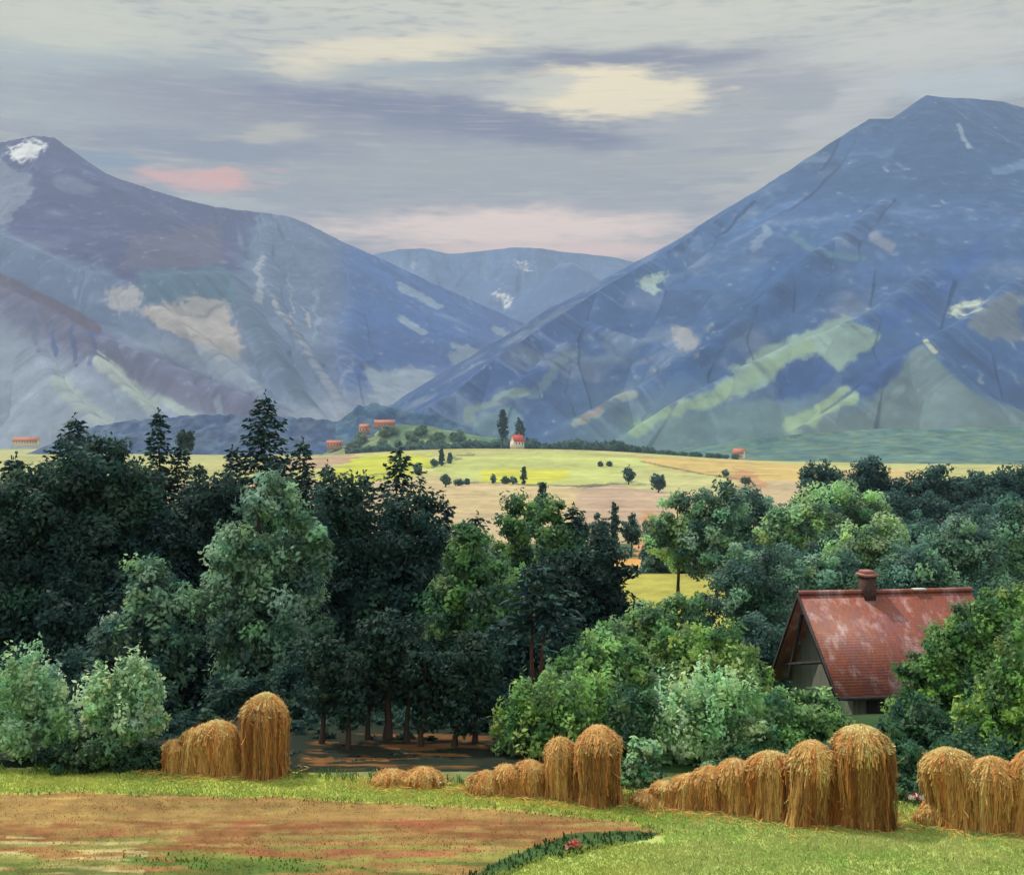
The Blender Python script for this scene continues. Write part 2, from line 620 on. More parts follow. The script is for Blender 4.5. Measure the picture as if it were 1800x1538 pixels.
WH = (236, 238, 240)
lp = [([(232, 418), (330, 398), (400, 402), (392, 468), (300, 470), (205, 470)], (92, 86, 104), 0.75),
      ([(236, 478), (300, 470), (405, 470), (424, 545), (380, 532), (320, 522), (258, 540)], (74, 104, 124), 0.9),
      ([(256, 548), (330, 522), (404, 532), (418, 590), (412, 640), (372, 628), (340, 600), (270, 572)], (182, 172, 160), 0.75),
      ([(190, 500), (245, 500), (250, 560), (196, 548)], (170, 168, 170), 0.8),
      ([(330, 600), (410, 620), (470, 690), (420, 680), (360, 640)], (140, 150, 166), 0.7),
      ([(405, 476), (430, 520), (560, 715), (530, 720), (440, 590), (412, 540)], (78, 100, 122), 0.75),
      ([(798, 604), (872, 622), (812, 652), (790, 640)], (140, 160, 178), 0.85),
      ([(640, 650), (720, 640), (770, 660), (720, 710), (660, 712)], (150, 162, 172), 0.8),
      ([(18, 272), (40, 254), (66, 247), (84, 252), (74, 268), (48, 280), (26, 286)], WH, 0.9),
      ([(-80, 400), (-60, 300), (0, 276), (20, 300), (60, 300), (50, 350), (10, 400)], (140, 150, 170), 0.6)]
ll = [([(462, 452), (456, 490), (448, 522)], 8, (160, 166, 172), .7), ([(510, 478), (512, 560)], 3, (150, 158, 168), .7),
      ([(470, 510), (488, 548), (512, 568)], 6, (164, 160, 160), .6), ([(520, 580), (560, 650), (586, 692)], 9, (148, 148, 158), .6),
      ([(560, 488), (556, 600)], 5, (136, 154, 176), .6), ([(534, 545), (546, 575)], 4, (170, 166, 160), .6),
      ([(622, 628), (604, 690)], 6, (140, 150, 164), .5), ([(702, 502), (770, 538)], 9, (136, 156, 180), .9),
      ([(700, 556), (740, 580)], 8, (140, 160, 182), .9), ([(868, 578), (905, 596)], 7, (140, 158, 180), .9),
      ([(0, 492), (60, 520), (130, 556), (170, 580)], 15, (84, 66, 78), .9),
      ([(0, 508), (120, 590), (330, 700), (480, 752)], 22, (96, 90, 112), .6),
      ([(165, 624), (240, 690), (270, 716)], 18, (164, 176, 168), .8), ([(100, 668), (140, 710), (200, 752)], 20, (158, 170, 164), .75),
      ([(280, 700), (350, 742)], 10, (164, 180, 172), .7), ([(380, 690), (395, 740)], 8, (130, 146, 166), .7),
      ([(60, 560), (70, 620)], 6, (60, 76, 126), .8), ([(92, 570), (100, 625)], 6, (62, 76, 128), .8), ([(128, 575), (132, 640)], 6, (60, 72, 120), .8),
      ([(165, 585), (160, 640)], 6, (64, 78, 128), .8)]
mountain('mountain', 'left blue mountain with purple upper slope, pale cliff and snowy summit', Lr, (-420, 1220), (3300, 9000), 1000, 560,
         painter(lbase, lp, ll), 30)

# --- right massif
Rm = [(700, 760, 3000), (745, 722, 3150), (800, 688, 3300), (870, 632, 3500), (945, 580, 3800), (1050, 511, 4100), (1120, 470, 4300), (1180, 438, 4480),
      (1230, 402, 4640), (1280, 373, 4800), (1340, 343, 4930), (1375, 328, 5000), (1400, 300, 5050), (1432, 280, 5110), (1470, 245, 5180), (1500, 226, 5240),
      (1528, 209, 5300), (1560, 210, 5350), (1590, 206, 5400), (1610, 196, 5430), (1628, 167, 5460), (1660, 172, 5490), (1720, 174, 5530), (1765, 180, 5560),
      (1800, 190, 5580), (1900, 210, 5600), (2050, 260, 5600), (2300, 330, 5600)]
Rr = [to_ridge(Rm, 0.60)]
RD = (2350, 6200)
Rr.append(spur(Rr, [(1560, 340), (1470, 410), (1395, 456), (1340, 520), (1280, 570), (1205, 627), (1100, 680), (990, 736)], 150, 0.75, RD))
Rr.append(spur(Rr, [(1030, 560), (1095, 582), (1150, 596), (1195, 626)], 60, 0.85, RD))
Rr.append(spur(Rr, [(1000, 590), (940, 650), (850, 725)], 60, 0.75, RD))
Rr.append(spur(Rr, [(1640, 460), (1560, 520), (1480, 562), (1400, 590), (1300, 640), (1200, 690), (1100, 752)], 190, 0.72, RD))
Rr.append(spur(Rr, [(1790, 480), (1720, 540), (1622, 590), (1560, 640), (1480, 700), (1350, 772)], 170, 0.72, RD))
Rr.append(spur(Rr, [(1622, 592), (1690, 650), (1760, 710), (1830, 770)], 100, 0.72, RD))


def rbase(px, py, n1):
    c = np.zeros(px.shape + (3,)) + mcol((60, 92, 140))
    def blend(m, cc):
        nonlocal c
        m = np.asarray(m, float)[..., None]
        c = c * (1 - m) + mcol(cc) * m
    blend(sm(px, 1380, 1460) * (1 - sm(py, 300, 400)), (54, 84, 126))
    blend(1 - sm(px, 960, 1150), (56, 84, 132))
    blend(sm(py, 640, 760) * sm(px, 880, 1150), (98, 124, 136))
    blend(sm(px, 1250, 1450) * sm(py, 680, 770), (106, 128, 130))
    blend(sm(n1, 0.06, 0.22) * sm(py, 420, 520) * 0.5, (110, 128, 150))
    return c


rp = [([(1370, 448), (1480, 440), (1470, 520), (1380, 540), (1260, 630), (1200, 650), (1120, 690), (1210, 620), (1300, 540)], (42, 76, 124), 0.8),
      ([(1450, 562), (1500, 566), (1552, 586), (1540, 602), (1495, 636), (1470, 652), (1432, 634), (1392, 648), (1330, 682), (1240, 712), (1180, 740), (1290, 650), (1370, 602)], (138, 164, 152), 0.85),
      ([(1370, 642), (1440, 620), (1470, 650), (1462, 672), (1420, 692), (1356, 712)], (50, 80, 132), 0.95),
      ([(1476, 672), (1520, 650), (1590, 604), (1622, 592), (1582, 640), (1552, 690), (1500, 692)], (52, 80, 130), 0.95),
      ([(1622, 606), (1700, 680), (1830, 780), (1830, 850), (1380, 830), (1470, 740), (1560, 680)], (104, 126, 130), 0.85),
      ([(1440, 780), (1620, 770), (1820, 790), (1820, 850), (1400, 850)], (104, 114, 108), 0.6),
      ([(1660, 546), (1735, 522), (1722, 540), (1680, 556)], (196, 208, 190), 0.95),
      ([(1690, 562), (1800, 505), (1790, 600), (1740, 600)], (112, 122, 132), 0.8),
      ([(1640, 600), (1700, 600), (1800, 680), (1800, 720), (1740, 700)], (58, 86, 132), 0.85),
      ([(1112, 500), (1135, 484), (1182, 476), (1140, 510)], (160, 182, 180), 0.95),
      ([(1180, 570), (1230, 590), (1232, 612), (1205, 626)], (160, 160, 162), 0.7),
      ([(1100, 740), (1350, 700), (1440, 760), (1380, 800), (1100, 790)], (104, 134, 138), 0.6),
      ([(830, 745), (900, 715), (930, 735), (900, 775), (840, 770)], (110, 142, 150), 0.7)]
rl = [([(1420, 610), (1300, 670), (1180, 728), (1120, 760)], 16, (138, 164, 132), .7), ([(1490, 694), (1440, 720), (1388, 748)], 16, (142, 168, 134), .8),
      ([(1020, 622), (970, 660), (930, 695)], 11, (112, 138, 140), .5), ([(920, 690), (870, 712), (826, 738)], 12, (124, 146, 132), .6),
      ([(1110, 690), (1060, 712), (1010, 742)], 11, (140, 152, 144), .8), ([(1060, 705), (1020, 735)], 6, (150, 120, 112), .7),
      ([(1680, 215), (1702, 260)], 5, (140, 160, 180), .8), ([(1590, 680), (1540, 730)], 8, (150, 170, 180), .8),
      ([(1540, 420), (1570, 440)], 14, (130, 138, 156), .7), ([(1350, 410), (1330, 440)], 12, (120, 140, 168), .7),
      ([(1400, 420), (1440, 448), (1520, 456)], 8, (84, 124, 140), .6), ([(1625, 598), (1650, 624)], 6, (180, 192, 170), .9),
      ([(1750, 300), (1800, 285)], 12, (100, 130, 166), .7), ([(1560, 560), (1650, 500), (1720, 440)], 26, (48, 84, 150), .6)]
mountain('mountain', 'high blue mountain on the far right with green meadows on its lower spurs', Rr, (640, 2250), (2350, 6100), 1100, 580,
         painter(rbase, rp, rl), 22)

# --- far range closing the valley
Fm = [(250, 500, 10600), (480, 480, 10700), (600, 462, 10800), (660, 446, 10900), (700, 438, 10900), (745, 436, 10900), (790, 446, 10900), (840, 442, 10900), (905, 434, 10900),
      (950, 436, 10900), (985, 442, 10900), (1030, 446, 10900), (1080, 452, 10900), (1130, 464, 10900), (1200, 462, 10900), (1320, 480, 10800), (1600, 520, 10600)]
Fr = [to_ridge(Fm, 0.58)]
FD = (7600, 11600)
for s_ in ([(745, 437), (760, 500), (800, 580)], [(905, 436), (890, 500), (930, 560)], [(1000, 443), (985, 520), (960, 570)], [(1080, 453), (1040, 510), (1000, 570)], [(660, 447), (690, 520)]):
    Fr.append(spur(Fr, s_, 160, 0.75, FD))


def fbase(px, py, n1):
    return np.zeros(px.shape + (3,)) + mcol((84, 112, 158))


fp = [([(908, 470), (946, 462), (940, 472), (915, 477)], WH, 1.), ([(950, 458), (966, 457), (962, 464)], WH, 1.), ([(718, 466), (738, 464), (728, 474)], WH, .9),
      ([(864, 510), (892, 514), (898, 546), (880, 540), (888, 524), (866, 518)], WH, 1.), ([(930, 506), (944, 506), (936, 512)], WH, .6),
      ([(640, 480), (700, 450), (760, 470), (700, 500)], (120, 142, 178), .5)]
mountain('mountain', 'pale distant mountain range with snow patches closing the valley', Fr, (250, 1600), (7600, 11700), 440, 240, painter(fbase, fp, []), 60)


# ------------------------------------------------------------------ low hills across the valley floor
def hill(name, label, ridges, pxr, Dr, nx, ny, c0, c1, bump):
    px = np.linspace(*pxr, nx)
    D = np.linspace(*Dr, ny)
    PX, DD = np.meshgrid(px, D)
    X = (PX - 900) / F * DD
    Z, T, dist = ridge_eval(X, DD, ridges)
    Z = Z - 7 * np.clip(dist / 40, 0, 1)
    g = fbm(X / 16, DD / 16, 2, 100)
    Z = Z + bump * (g - 0.5) * 2 + 6 * (fbm(X / 90, DD / 90, 3, 104) - 0.5)
    n = fbm(X / 50, DD / 50, 3, 110)[..., None]
    k = sm(fbm(X / 22, DD / 22, 3, 113), 0.3, 0.7)[..., None]
    col = np.array(c0) * (1 - k) + np.array(c1) * k
    col = col * (0.7 + 0.6 * n)
    idx = np.arange(nx * ny).reshape(ny, nx)
    Q = np.stack([idx[:-1, :-1], idx[:-1, 1:], idx[1:, 1:], idx[1:, :-1]], -1).reshape(-1, 4)
    Q = Q[Z.ravel()[Q].max(1) > -36]
    used, inv = np.unique(Q, return_inverse=True)
    V = np.stack([X.ravel(), DD.ravel(), Z.ravel()], 1)[used]
    o = mesh(name, V, inv.reshape(-1, 4), M_HILL, col=col.reshape(-1, 3)[used], smooth=True)
    o['kind'] = 'structure'
    o['label'] = label
    return o


HA = [to_ridge([(60, 790, 2800), (120, 762, 2800), (175, 745, 2800), (250, 735, 2800), (340, 729, 2800), (450, 728, 2800), (560, 736, 2800), (640, 747, 2800), (720, 764, 2800)], 0.42)]
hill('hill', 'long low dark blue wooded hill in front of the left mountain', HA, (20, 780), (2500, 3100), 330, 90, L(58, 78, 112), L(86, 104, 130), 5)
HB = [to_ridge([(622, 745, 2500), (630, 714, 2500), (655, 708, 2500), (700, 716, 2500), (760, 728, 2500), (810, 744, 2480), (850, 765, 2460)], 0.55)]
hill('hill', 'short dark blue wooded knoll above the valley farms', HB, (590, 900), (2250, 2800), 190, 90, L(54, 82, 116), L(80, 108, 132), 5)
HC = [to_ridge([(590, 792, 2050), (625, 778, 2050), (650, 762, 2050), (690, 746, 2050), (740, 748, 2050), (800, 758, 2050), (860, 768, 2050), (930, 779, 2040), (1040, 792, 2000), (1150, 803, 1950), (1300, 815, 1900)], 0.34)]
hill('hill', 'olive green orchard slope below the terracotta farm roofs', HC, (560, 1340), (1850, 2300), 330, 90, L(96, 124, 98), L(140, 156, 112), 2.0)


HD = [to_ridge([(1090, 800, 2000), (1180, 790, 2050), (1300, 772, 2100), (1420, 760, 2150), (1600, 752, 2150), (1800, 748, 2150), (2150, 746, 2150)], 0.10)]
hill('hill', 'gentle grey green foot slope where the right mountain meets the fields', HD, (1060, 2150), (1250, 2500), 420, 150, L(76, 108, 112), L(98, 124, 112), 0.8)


# ------------------------------------------------------------------ ground sheet
def build_ground():
    pxs = np.concatenate([np.linspace(-2600, -130, 60), np.linspace(-120, 1920, 900), np.linspace(1930, 4400, 60)])
    Drows = np.concatenate([np.linspace(-60, 18, 14), np.linspace(19, 37, 210), np.linspace(37.4, 60, 50), np.geomspace(61, 260, 90), np.geomspace(265, 2600, 190), np.geomspace(2650, 12600, 40)])
    PX, D = np.meshgrid(pxs, Drows)
    Dq = np.maximum(D, 16)
    X = (PX - 900) / F * np.where(D < 16, 16 + (16 - D) * 0.6, D)
    Z = G(X, D)
    PY = 769 - F * (Z - CAM_H) / Dq
    lD = np.log(Dq)
    n1 = fbm(X / (0.03 * Dq), lD / 0.05, 4, 120) - 0.5
    n2 = fbm(X / (0.008 * Dq), lD / 0.014, 3, 124) - 0.5
    px = PX + 40 * n1 + 16 * n2
    py = PY + 9 * n1 + 5 * n2
    K = np.where(D > 300, 0.66, 0.82)[..., None]
    def A(r, g, b):
        return np.array(L(r, g, b)) * K
    col = np.zeros(PX.shape + (3,)) + A(120, 132, 84)
    def blend(m, c, op=1.0):
        nonlocal col
        m = (np.asarray(m, float) * op)[..., None]
        col = col * (1 - m) + c * m
    # valley floor
    far = D > 300
    blend(far, A(200, 200, 132))
    blend(far & (py < 800) & (px < 640), A(206, 208, 134))
    blend(inpoly(px, py, [(480, 786), (640, 790), (640, 812), (480, 830)]) & far, A(196, 164, 138), .9)
    blend(inpoly(px, py, [(480, 786), (590, 790), (590, 802), (480, 806)]) & far, A(206, 208, 130), .9)
    blend(far & (py > 846), A(204, 184, 148))
    blend(inpoly(px, py, [(690, 848), (1020, 852), (1010, 900), (760, 900)]) & far, A(212, 192, 146), .8)
    blend(inpoly(px, py, [(1010, 848), (1180, 850), (1180, 930), (1030, 930)]) & far, A(198, 172, 150), .9)
    blend(inpoly(px, py, [(560, 846), (620, 806), (680, 801), (760, 797), (750, 822), (690, 842), (640, 850)]) & far, A(206, 212, 76))
    blend(inpoly(px, py, [(715, 846), (760, 826), (830, 812), (850, 850)]) & far, A(206, 194, 140), .9)
    blend(inpoly(px, py, [(740, 826), (800, 806), (900, 796), (1050, 798), (1160, 808), (1160, 850), (860, 851)]) & far, A(202, 212, 130))
    blend(inpoly(px, py, [(850, 826), (930, 824), (1010, 828), (1000, 842), (940, 850), (850, 850)]) & far, A(214, 214, 72), .9)
    blend(inpoly(px, py, [(1080, 850), (1110, 820), (1300, 845), (1280, 870), (1120, 860)]) & far, A(204, 206, 142), .9)
    blend(inpoly(px, py, [(1120, 804), (1300, 810), (1440, 820), (1440, 846), (1330, 846), (1220, 832), (1150, 820)]) & far, A(220, 192, 122), .95)
    blend(inpoly(px, py, [(1290, 822), (1330, 830), (1350, 860), (1280, 842)]) & far, A(206, 158, 116), .9)
    blend(inpoly(px, py, [(1440, 824), (1640, 828), (1640, 850), (1440, 850)]) & far, A(216, 186, 130), .8)
    # narrow grass baulks between the plots
    for pts in ([(640, 836), (740, 822), (830, 798)], [(830, 850), (1000, 853), (1130, 850)], [(1130, 812), (1230, 832), (1320, 846)]):
        blend((1 - sm(dline(px, py, pts), 0.6, 1.8)) * far, A(82, 104, 84), .8)
    # clearing among the trees
    mid = (D > 60) & ~far
    blend(mid, A(70, 92, 66))
    blend((D > 95) & (D < 160) & (px > 1060) & (px < 1300), A(176, 172, 84), .95)
    blend((D > 172) & (D < 230) & (px > 1080) & (px < 1240), A(206, 158, 90), .95)
    blend(inpoly(px, py, [(1118, 990), (1132, 900), (1152, 900), (1142, 990)]) & (D > 230), A(206, 146, 96), .9)
    # wood floor: dark litter, with sunlit streaks painted into the colour
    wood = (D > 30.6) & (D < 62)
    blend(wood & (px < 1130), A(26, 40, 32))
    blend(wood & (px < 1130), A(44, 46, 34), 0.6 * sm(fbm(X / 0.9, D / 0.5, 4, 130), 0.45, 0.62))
    sun_zone = sm(px, 525, 570) * (1 - sm(px, 840, 880)) * sm(py, 1286, 1296) * (1 - sm(py, 1344, 1356)) * wood
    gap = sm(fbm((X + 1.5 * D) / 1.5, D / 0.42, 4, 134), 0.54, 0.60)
    blend(sun_zone * gap, A(140, 94, 52), 0.75)
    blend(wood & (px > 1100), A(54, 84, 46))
    # foreground
    top = np.interp(px, [-300, 0, 250, 500, 700, 1000, 1200, 1560, 1800, 2200], [1352, 1352, 1352, 1358, 1374, 1384, 1398, 1410, 1420, 1440])
    low = np.interp(px, [-300, 0, 100, 500, 900, 1100, 1168, 1172], [1398, 1396, 1392, 1402, 1424, 1444, 1466, 1600])
    fg = D <= 37
    green = fg & (py > top - 2) & ((py < low) | (px > 1170))
    gcol = (A(176, 190, 98)[None, None] * (0.85 + 0.5 * (n1 + 0.3))[..., None])
    m = green[..., None].astype(float)
    col = col * (1 - m) + gcol * m
    blend(green & (px > 1120), A(176, 192, 112), .8)
    blend(green & (sm(n1, 0.04, 0.12) > 0.5) & (px > 1000), A(128, 168, 74), .7)
    blend(inpoly(px, py, [(1090, 1420), (1160, 1416), (1240, 1436), (1200, 1452), (1110, 1440)]) & fg, A(112, 158, 56), .9)
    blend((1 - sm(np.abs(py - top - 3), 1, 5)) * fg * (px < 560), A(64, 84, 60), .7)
    diag = np.interp(px, [-300, 800, 880, 940, 1000, 1090, 1172], [1700, 1545, 1512, 1490, 1472, 1464, 1464])
    brown = fg & (py >= low) & (px <= 1172) & (py < diag + 6)
    gr2 = fg & (py >= diag) & (py > low)
    blend(gr2, A(176, 192, 112))
    blend(brown, A(152, 120, 74))
    st = fbm(X / 1.6, D / 0.28, 4, 140)
    st2 = fbm(X / 1.1 + 9, D / 0.22, 4, 147)
    blend(brown, A(140, 94, 58), 0.85 * sm(st, 0.52, 0.66))
    blend(brown, A(168, 150, 92), 0.7 * sm(st2, 0.54, 0.66))
    rows = np.sin((D - 0.05 * X + 0.25 * (fbm(X / 6, D / 3, 2, 181) - 0.5)) * 2 * math.pi / 0.42)
    blend(brown, A(120, 88, 52), 0.30 * sm(rows, 0.2, 0.9))
    blend(brown & (py > 1440) & (py < 1510), A(152, 84, 66), 0.5 * sm(fbm(X / 0.9, D / 0.3, 3, 151), 0.56, 0.66))
    blend(brown & (py < 1442), A(158, 132, 80), 0.55)
    blend(brown & (py > 1470) & (px < 260), A(206, 196, 140), 0.7 * sm(st2, 0.46, 0.6))
    q_ = np.hypot((px - 420) / 230, (py - 1519 - 0.02 * (px - 420)) / 15) + 1.6 * (fbm(PX / 40, PY / 6, 3, 5) - 0.5)
    blend((1 - sm(q_, 0.6, 1.0)) * fg, A(76, 118, 44), .8)
    blend(brown & (py > 1468), A(128, 138, 70), 0.8 * sm(fbm(X / 2.2, D / 0.22, 4, 155), 0.50, 0.62))
    blend(brown & (py > 1515), A(84, 112, 52), 0.8 * sm(st, 0.44, 0.56))
    strip = inpoly(px, py, [(800, 1545), (880, 1512), (930, 1490), (1000, 1468), (1090, 1460), (1172, 1462), (1140, 1478), (1010, 1500), (930, 1520), (860, 1550)])
    blend(strip & fg, A(54, 88, 48), .95)
    stx = fbm(X / (0.10 * Dq), lD / 0.03, 4, 171) - 0.5
    col = col * (1 + 0.5 * n2[..., None] + 0.3 * n1[..., None] + 0.6 * stx[..., None])
    nx, ny = len(pxs), len(Drows)
    idx = np.arange(nx * ny).reshape(ny, nx)
    Q = np.stack([idx[:-1, :-1], idx[:-1, 1:], idx[1:, 1:], idx[1:, :-1]], -1).reshape(-1, 4)
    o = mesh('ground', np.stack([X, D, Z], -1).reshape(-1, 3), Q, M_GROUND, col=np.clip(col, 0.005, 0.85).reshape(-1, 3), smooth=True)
    o['kind'] = 'structure'
    return low, top


build_ground()


# ------------------------------------------------------------------ plants
def unit(v):
    return v / (np.linalg.norm(v, axis=-1, keepdims=True) + 1e-9)


def leaf_quads(c, d, size, width, col, nrm=None):
    """kites: c centres, d long axes, size lengths, width relative"""
    n = len(c)
    r = unit(rng.normal(size=(n, 3)))
    if nrm is not None:
        d = unit(0.45 * d + np.cross(nrm, r))
        r = nrm
    w = unit(np.cross(d, r)) * (size * width)[:, None]
    a = d * (size * 0.5)[:, None]
    V = np.stack([c - a, c + w * 0.5 - a * 0.1, c + a, c - w * 0.5 - a * 0.1], 1).reshape(-1, 3)
    Q = np.arange(4 * n).reshape(n, 4)
    return V, Q, np.repeat(col, 4, 0)


def tube(pts, radii, sides=7):
    pts = np.asarray(pts, float)
    V, Q = [], []
    for i, p in enumerate(pts):
        t = unit(pts[min(i + 1, len(pts) - 1)] - pts[max(i - 1, 0)])
        u = unit(np.cross(t, [0.31, 0.94, 0.12]))
        v = np.cross(t, u)
        for k in range(sides):
            a = 2 * math.pi * k / sides
            V.append(p + radii[i] * (math.cos(a) * u + math.sin(a) * v))
    for i in range(len(pts) - 1):
        for k in range(sides):
            k2 = (k + 1) % sides
            Q.append((i * sides + k, i * sides + k2, (i + 1) * sides + k2, (i + 1) * sides + k))
    return np.array(V), np.array(Q)


def join(parts):
    V, Q, Cc, n = [], [], [], 0
    for p in parts:
        V.append(p[0])
        Q.append(np.asarray(p[1]) + n)
        if len(p) > 2:
            Cc.append(p[2])
        n += len(p[0])
    return np.concatenate(V), np.concatenate(Q), (np.concatenate(Cc) if Cc else None)


def crown_mesh(ells, dark, light, leaf, dens=2.6, bias=0.5, clump=0.30, up=0.35, asp=0.55, spiky=0.0):
    """ells: list of (centre, radii); leaves gathered in clumps all through each ellipsoid's outer shell"""
    dark = np.array(dark)
    light = np.array(light)
    Cs, Ds, Ss, Cols, Ns = [], [], [], [], []
    for c, r in ells:
        c = np.array(c)
        r = np.array(r)
        area = 4 * math.pi * ((r[0] * r[1]) ** 1.6 / 3 + (r[0] * r[2]) ** 1.6 / 3 + (r[1] * r[2]) ** 1.6 / 3) ** (1 / 1.6)
        rc = clump * float(r.mean())
        nc = max(8, int(area / (math.pi * rc * rc) * 1.7))
        dirs = unit(rng.normal(size=(nc, 3)))
        rad = 0.56 + 0.50 * rng.random(nc) ** 0.8
        rad[: nc // 6] *= 0.55
        if spiky:
            rad += spiky * np.maximum(dirs[:, 2], 0) * rng.random(nc)
        cc = c + dirs * rad[:, None] * r
        nl = max(4, int(dens * area / nc / (leaf * leaf * asp * 0.5)))
        tone = np.where(rng.random(nc) < 0.16 + 0.36 * bias, rng.uniform(0.65, 1.0, nc), rng.beta(1.3, 3.0, nc) * (0.4 + 0.6 * bias))
        ccol = dark + (light - dark) * tone[:, None]
        ccol = ccol * (1 + 0.13 * rng.normal(size=(nc, 3)) * np.array([0.8, 0.4, 0.9]))
        ccol[:, 0] = np.minimum(ccol[:, 0], 0.84 * ccol[:, 1])
        ccol[:, 2] = np.minimum(ccol[:, 2], 0.86 * ccol[:, 1])
        cr_ = rc * (0.6 + 0.7 * rng.random(nc))
        k = np.repeat(np.arange(nc), nl)
        off = rng.normal(size=(len(k), 3))
        off = unit(off) * (rng.random((len(k), 1)) ** 0.45)
        pos = cc[k] + off * cr_[k][:, None] * np.array([1.0, 1.0, 0.85])
        out = unit(0.9 * unit(off) + 0.6 * dirs[k] + np.array([0, 0, up]) + 0.7 * rng.normal(size=off.shape))
        if spiky:
            tops = (dirs[:, 2] > -0.1)[k]
            s_up = np.where(tops, 1.0, 0.0)[:, None]
            tip = np.maximum(off[:, 2:3], 0)
            pos = pos + s_up * np.concatenate([-off[:, :2] * cr_[k][:, None] * 0.55 * tip + dirs[k][:, :2] * tip * cr_[k][:, None] * 0.5, tip * cr_[k][:, None] * (0.9 + 3.0 * spiky)], 1)
            out = unit(out * 0.5 + s_up * (0.8 * dirs[k] + np.array([0, 0, 0.9])))
        Cs.append(pos)
        Ns.append(unit(0.9 * unit(off) + 0.5 * dirs[k] + np.array([0, 0, 0.35]) + 0.38 * rng.normal(size=off.shape)))
        Ds.append(out)
        Ss.append(leaf * (0.6 + 0.8 * rng.random(len(k))))
        Cols.append(np.clip(ccol[k] * (0.90 + 0.20 * rng.random((len(k), 1))) * np.array([1.26, 1.38, 1.45]), 0.002, 0.8))
    return leaf_quads(np.concatenate(Cs), np.concatenate(Ds), np.concatenate(Ss), asp, np.concatenate(Cols), np.concatenate(Ns))


def trunk_mesh(base, top, r, limbs=(), lean=0.0):
    base = np.array(base, float)
    top = np.array(top, float)
    n = 7
    ts = np.linspace(0, 1, n)
    h = np.linalg.norm(top - base)
    wob = rng.normal(size=(n, 3)) * 0.012 * h
    wob[:, 2] = 0
    wob[0] = 0
    pts = base + (top - base) * ts[:, None] + wob
    rad = r * (1 - 0.78 * ts)
    rad[0] *= 1.35
    parts = [tube(pts, rad)]
    for e in limbs:
        e = np.array(e, float)
        k = 2 + rng.integers(0, 3)
        s = pts[k]
        mid = s + (e - s) * 0.5 + np.array([0, 0, 0.06 * h])
        parts.append(tube([s, mid, e], [rad[k] * 0.55, rad[k] * 0.35, rad[k] * 0.12], 6))
    V, Q, _ = join(parts)
    return V, Q


# palettes (albedo)
DK = (0.024, 0.060, 0.056)
WOOD = (0.050, 0.105, 0.062)
WILLOW = (0.22, 0.34, 0.20)
FRESH = (0.120, 0.215, 0.058)
SILVER = (0.52, 0.68, 0.42)
BUSHD = (0.055, 0.125, 0.065)
TEAL_D = (0.034, 0.085, 0.085)
TEAL_L = (0.15, 0.26, 0.20)
YELG = (0.36, 0.52, 0.16)


def ptree(name, label, cat, D, ells, dark, light, leaf=0.2, base=None, trunk=0.16, group=None, bias=0.5, dens=2.4, depth=0.85, limbs=True, bark=None, clump=0.40, spiky=0.0, asp=0.55):
    """a broad-leaved tree or bush: ellipsoids (px, py, rx, ry) at distance D, its own trunk and crown"""
    cx = np.mean([e[0] for e in ells]) if base is None else base
    x = (cx - 900) / F * D
    z = float(G(x, D))
    root = thing(name, label, cat, (x, D, z), group)
    o = np.array([x, D, z])
    E = []
    for k, (px, py, rx, ry) in enumerate(ells):
        dd = rng.uniform(-0.25, 0.25) * rx / F * D * (0 if k == 0 else 1)
        c = P(px, py, D + dd)
        E.append((c - o, (rx / F * D, depth * rx / F * D, ry / F * D)))
    topz = max(e[0][2] + 0.4 * e[1][2] for e in E)
    cxm = np.mean([e[0] for e in E], axis=0)
    V, Q = trunk_mesh((0, 0, -0.15), (cxm[0], cxm[1], topz), trunk, [e[0] + np.array([0, 0, 0.2 * e[1][2]]) for e in E] if limbs else ())
    mesh('trunk', V, Q, bark or M_BARK, root, smooth=True)
    V, Q, Cc = crown_mesh(E, dark, light, leaf, dens, bias, clump, spiky=spiky, asp=asp)
    mesh('crown', V, Q, M_LEAF, root, Cc)
    return root


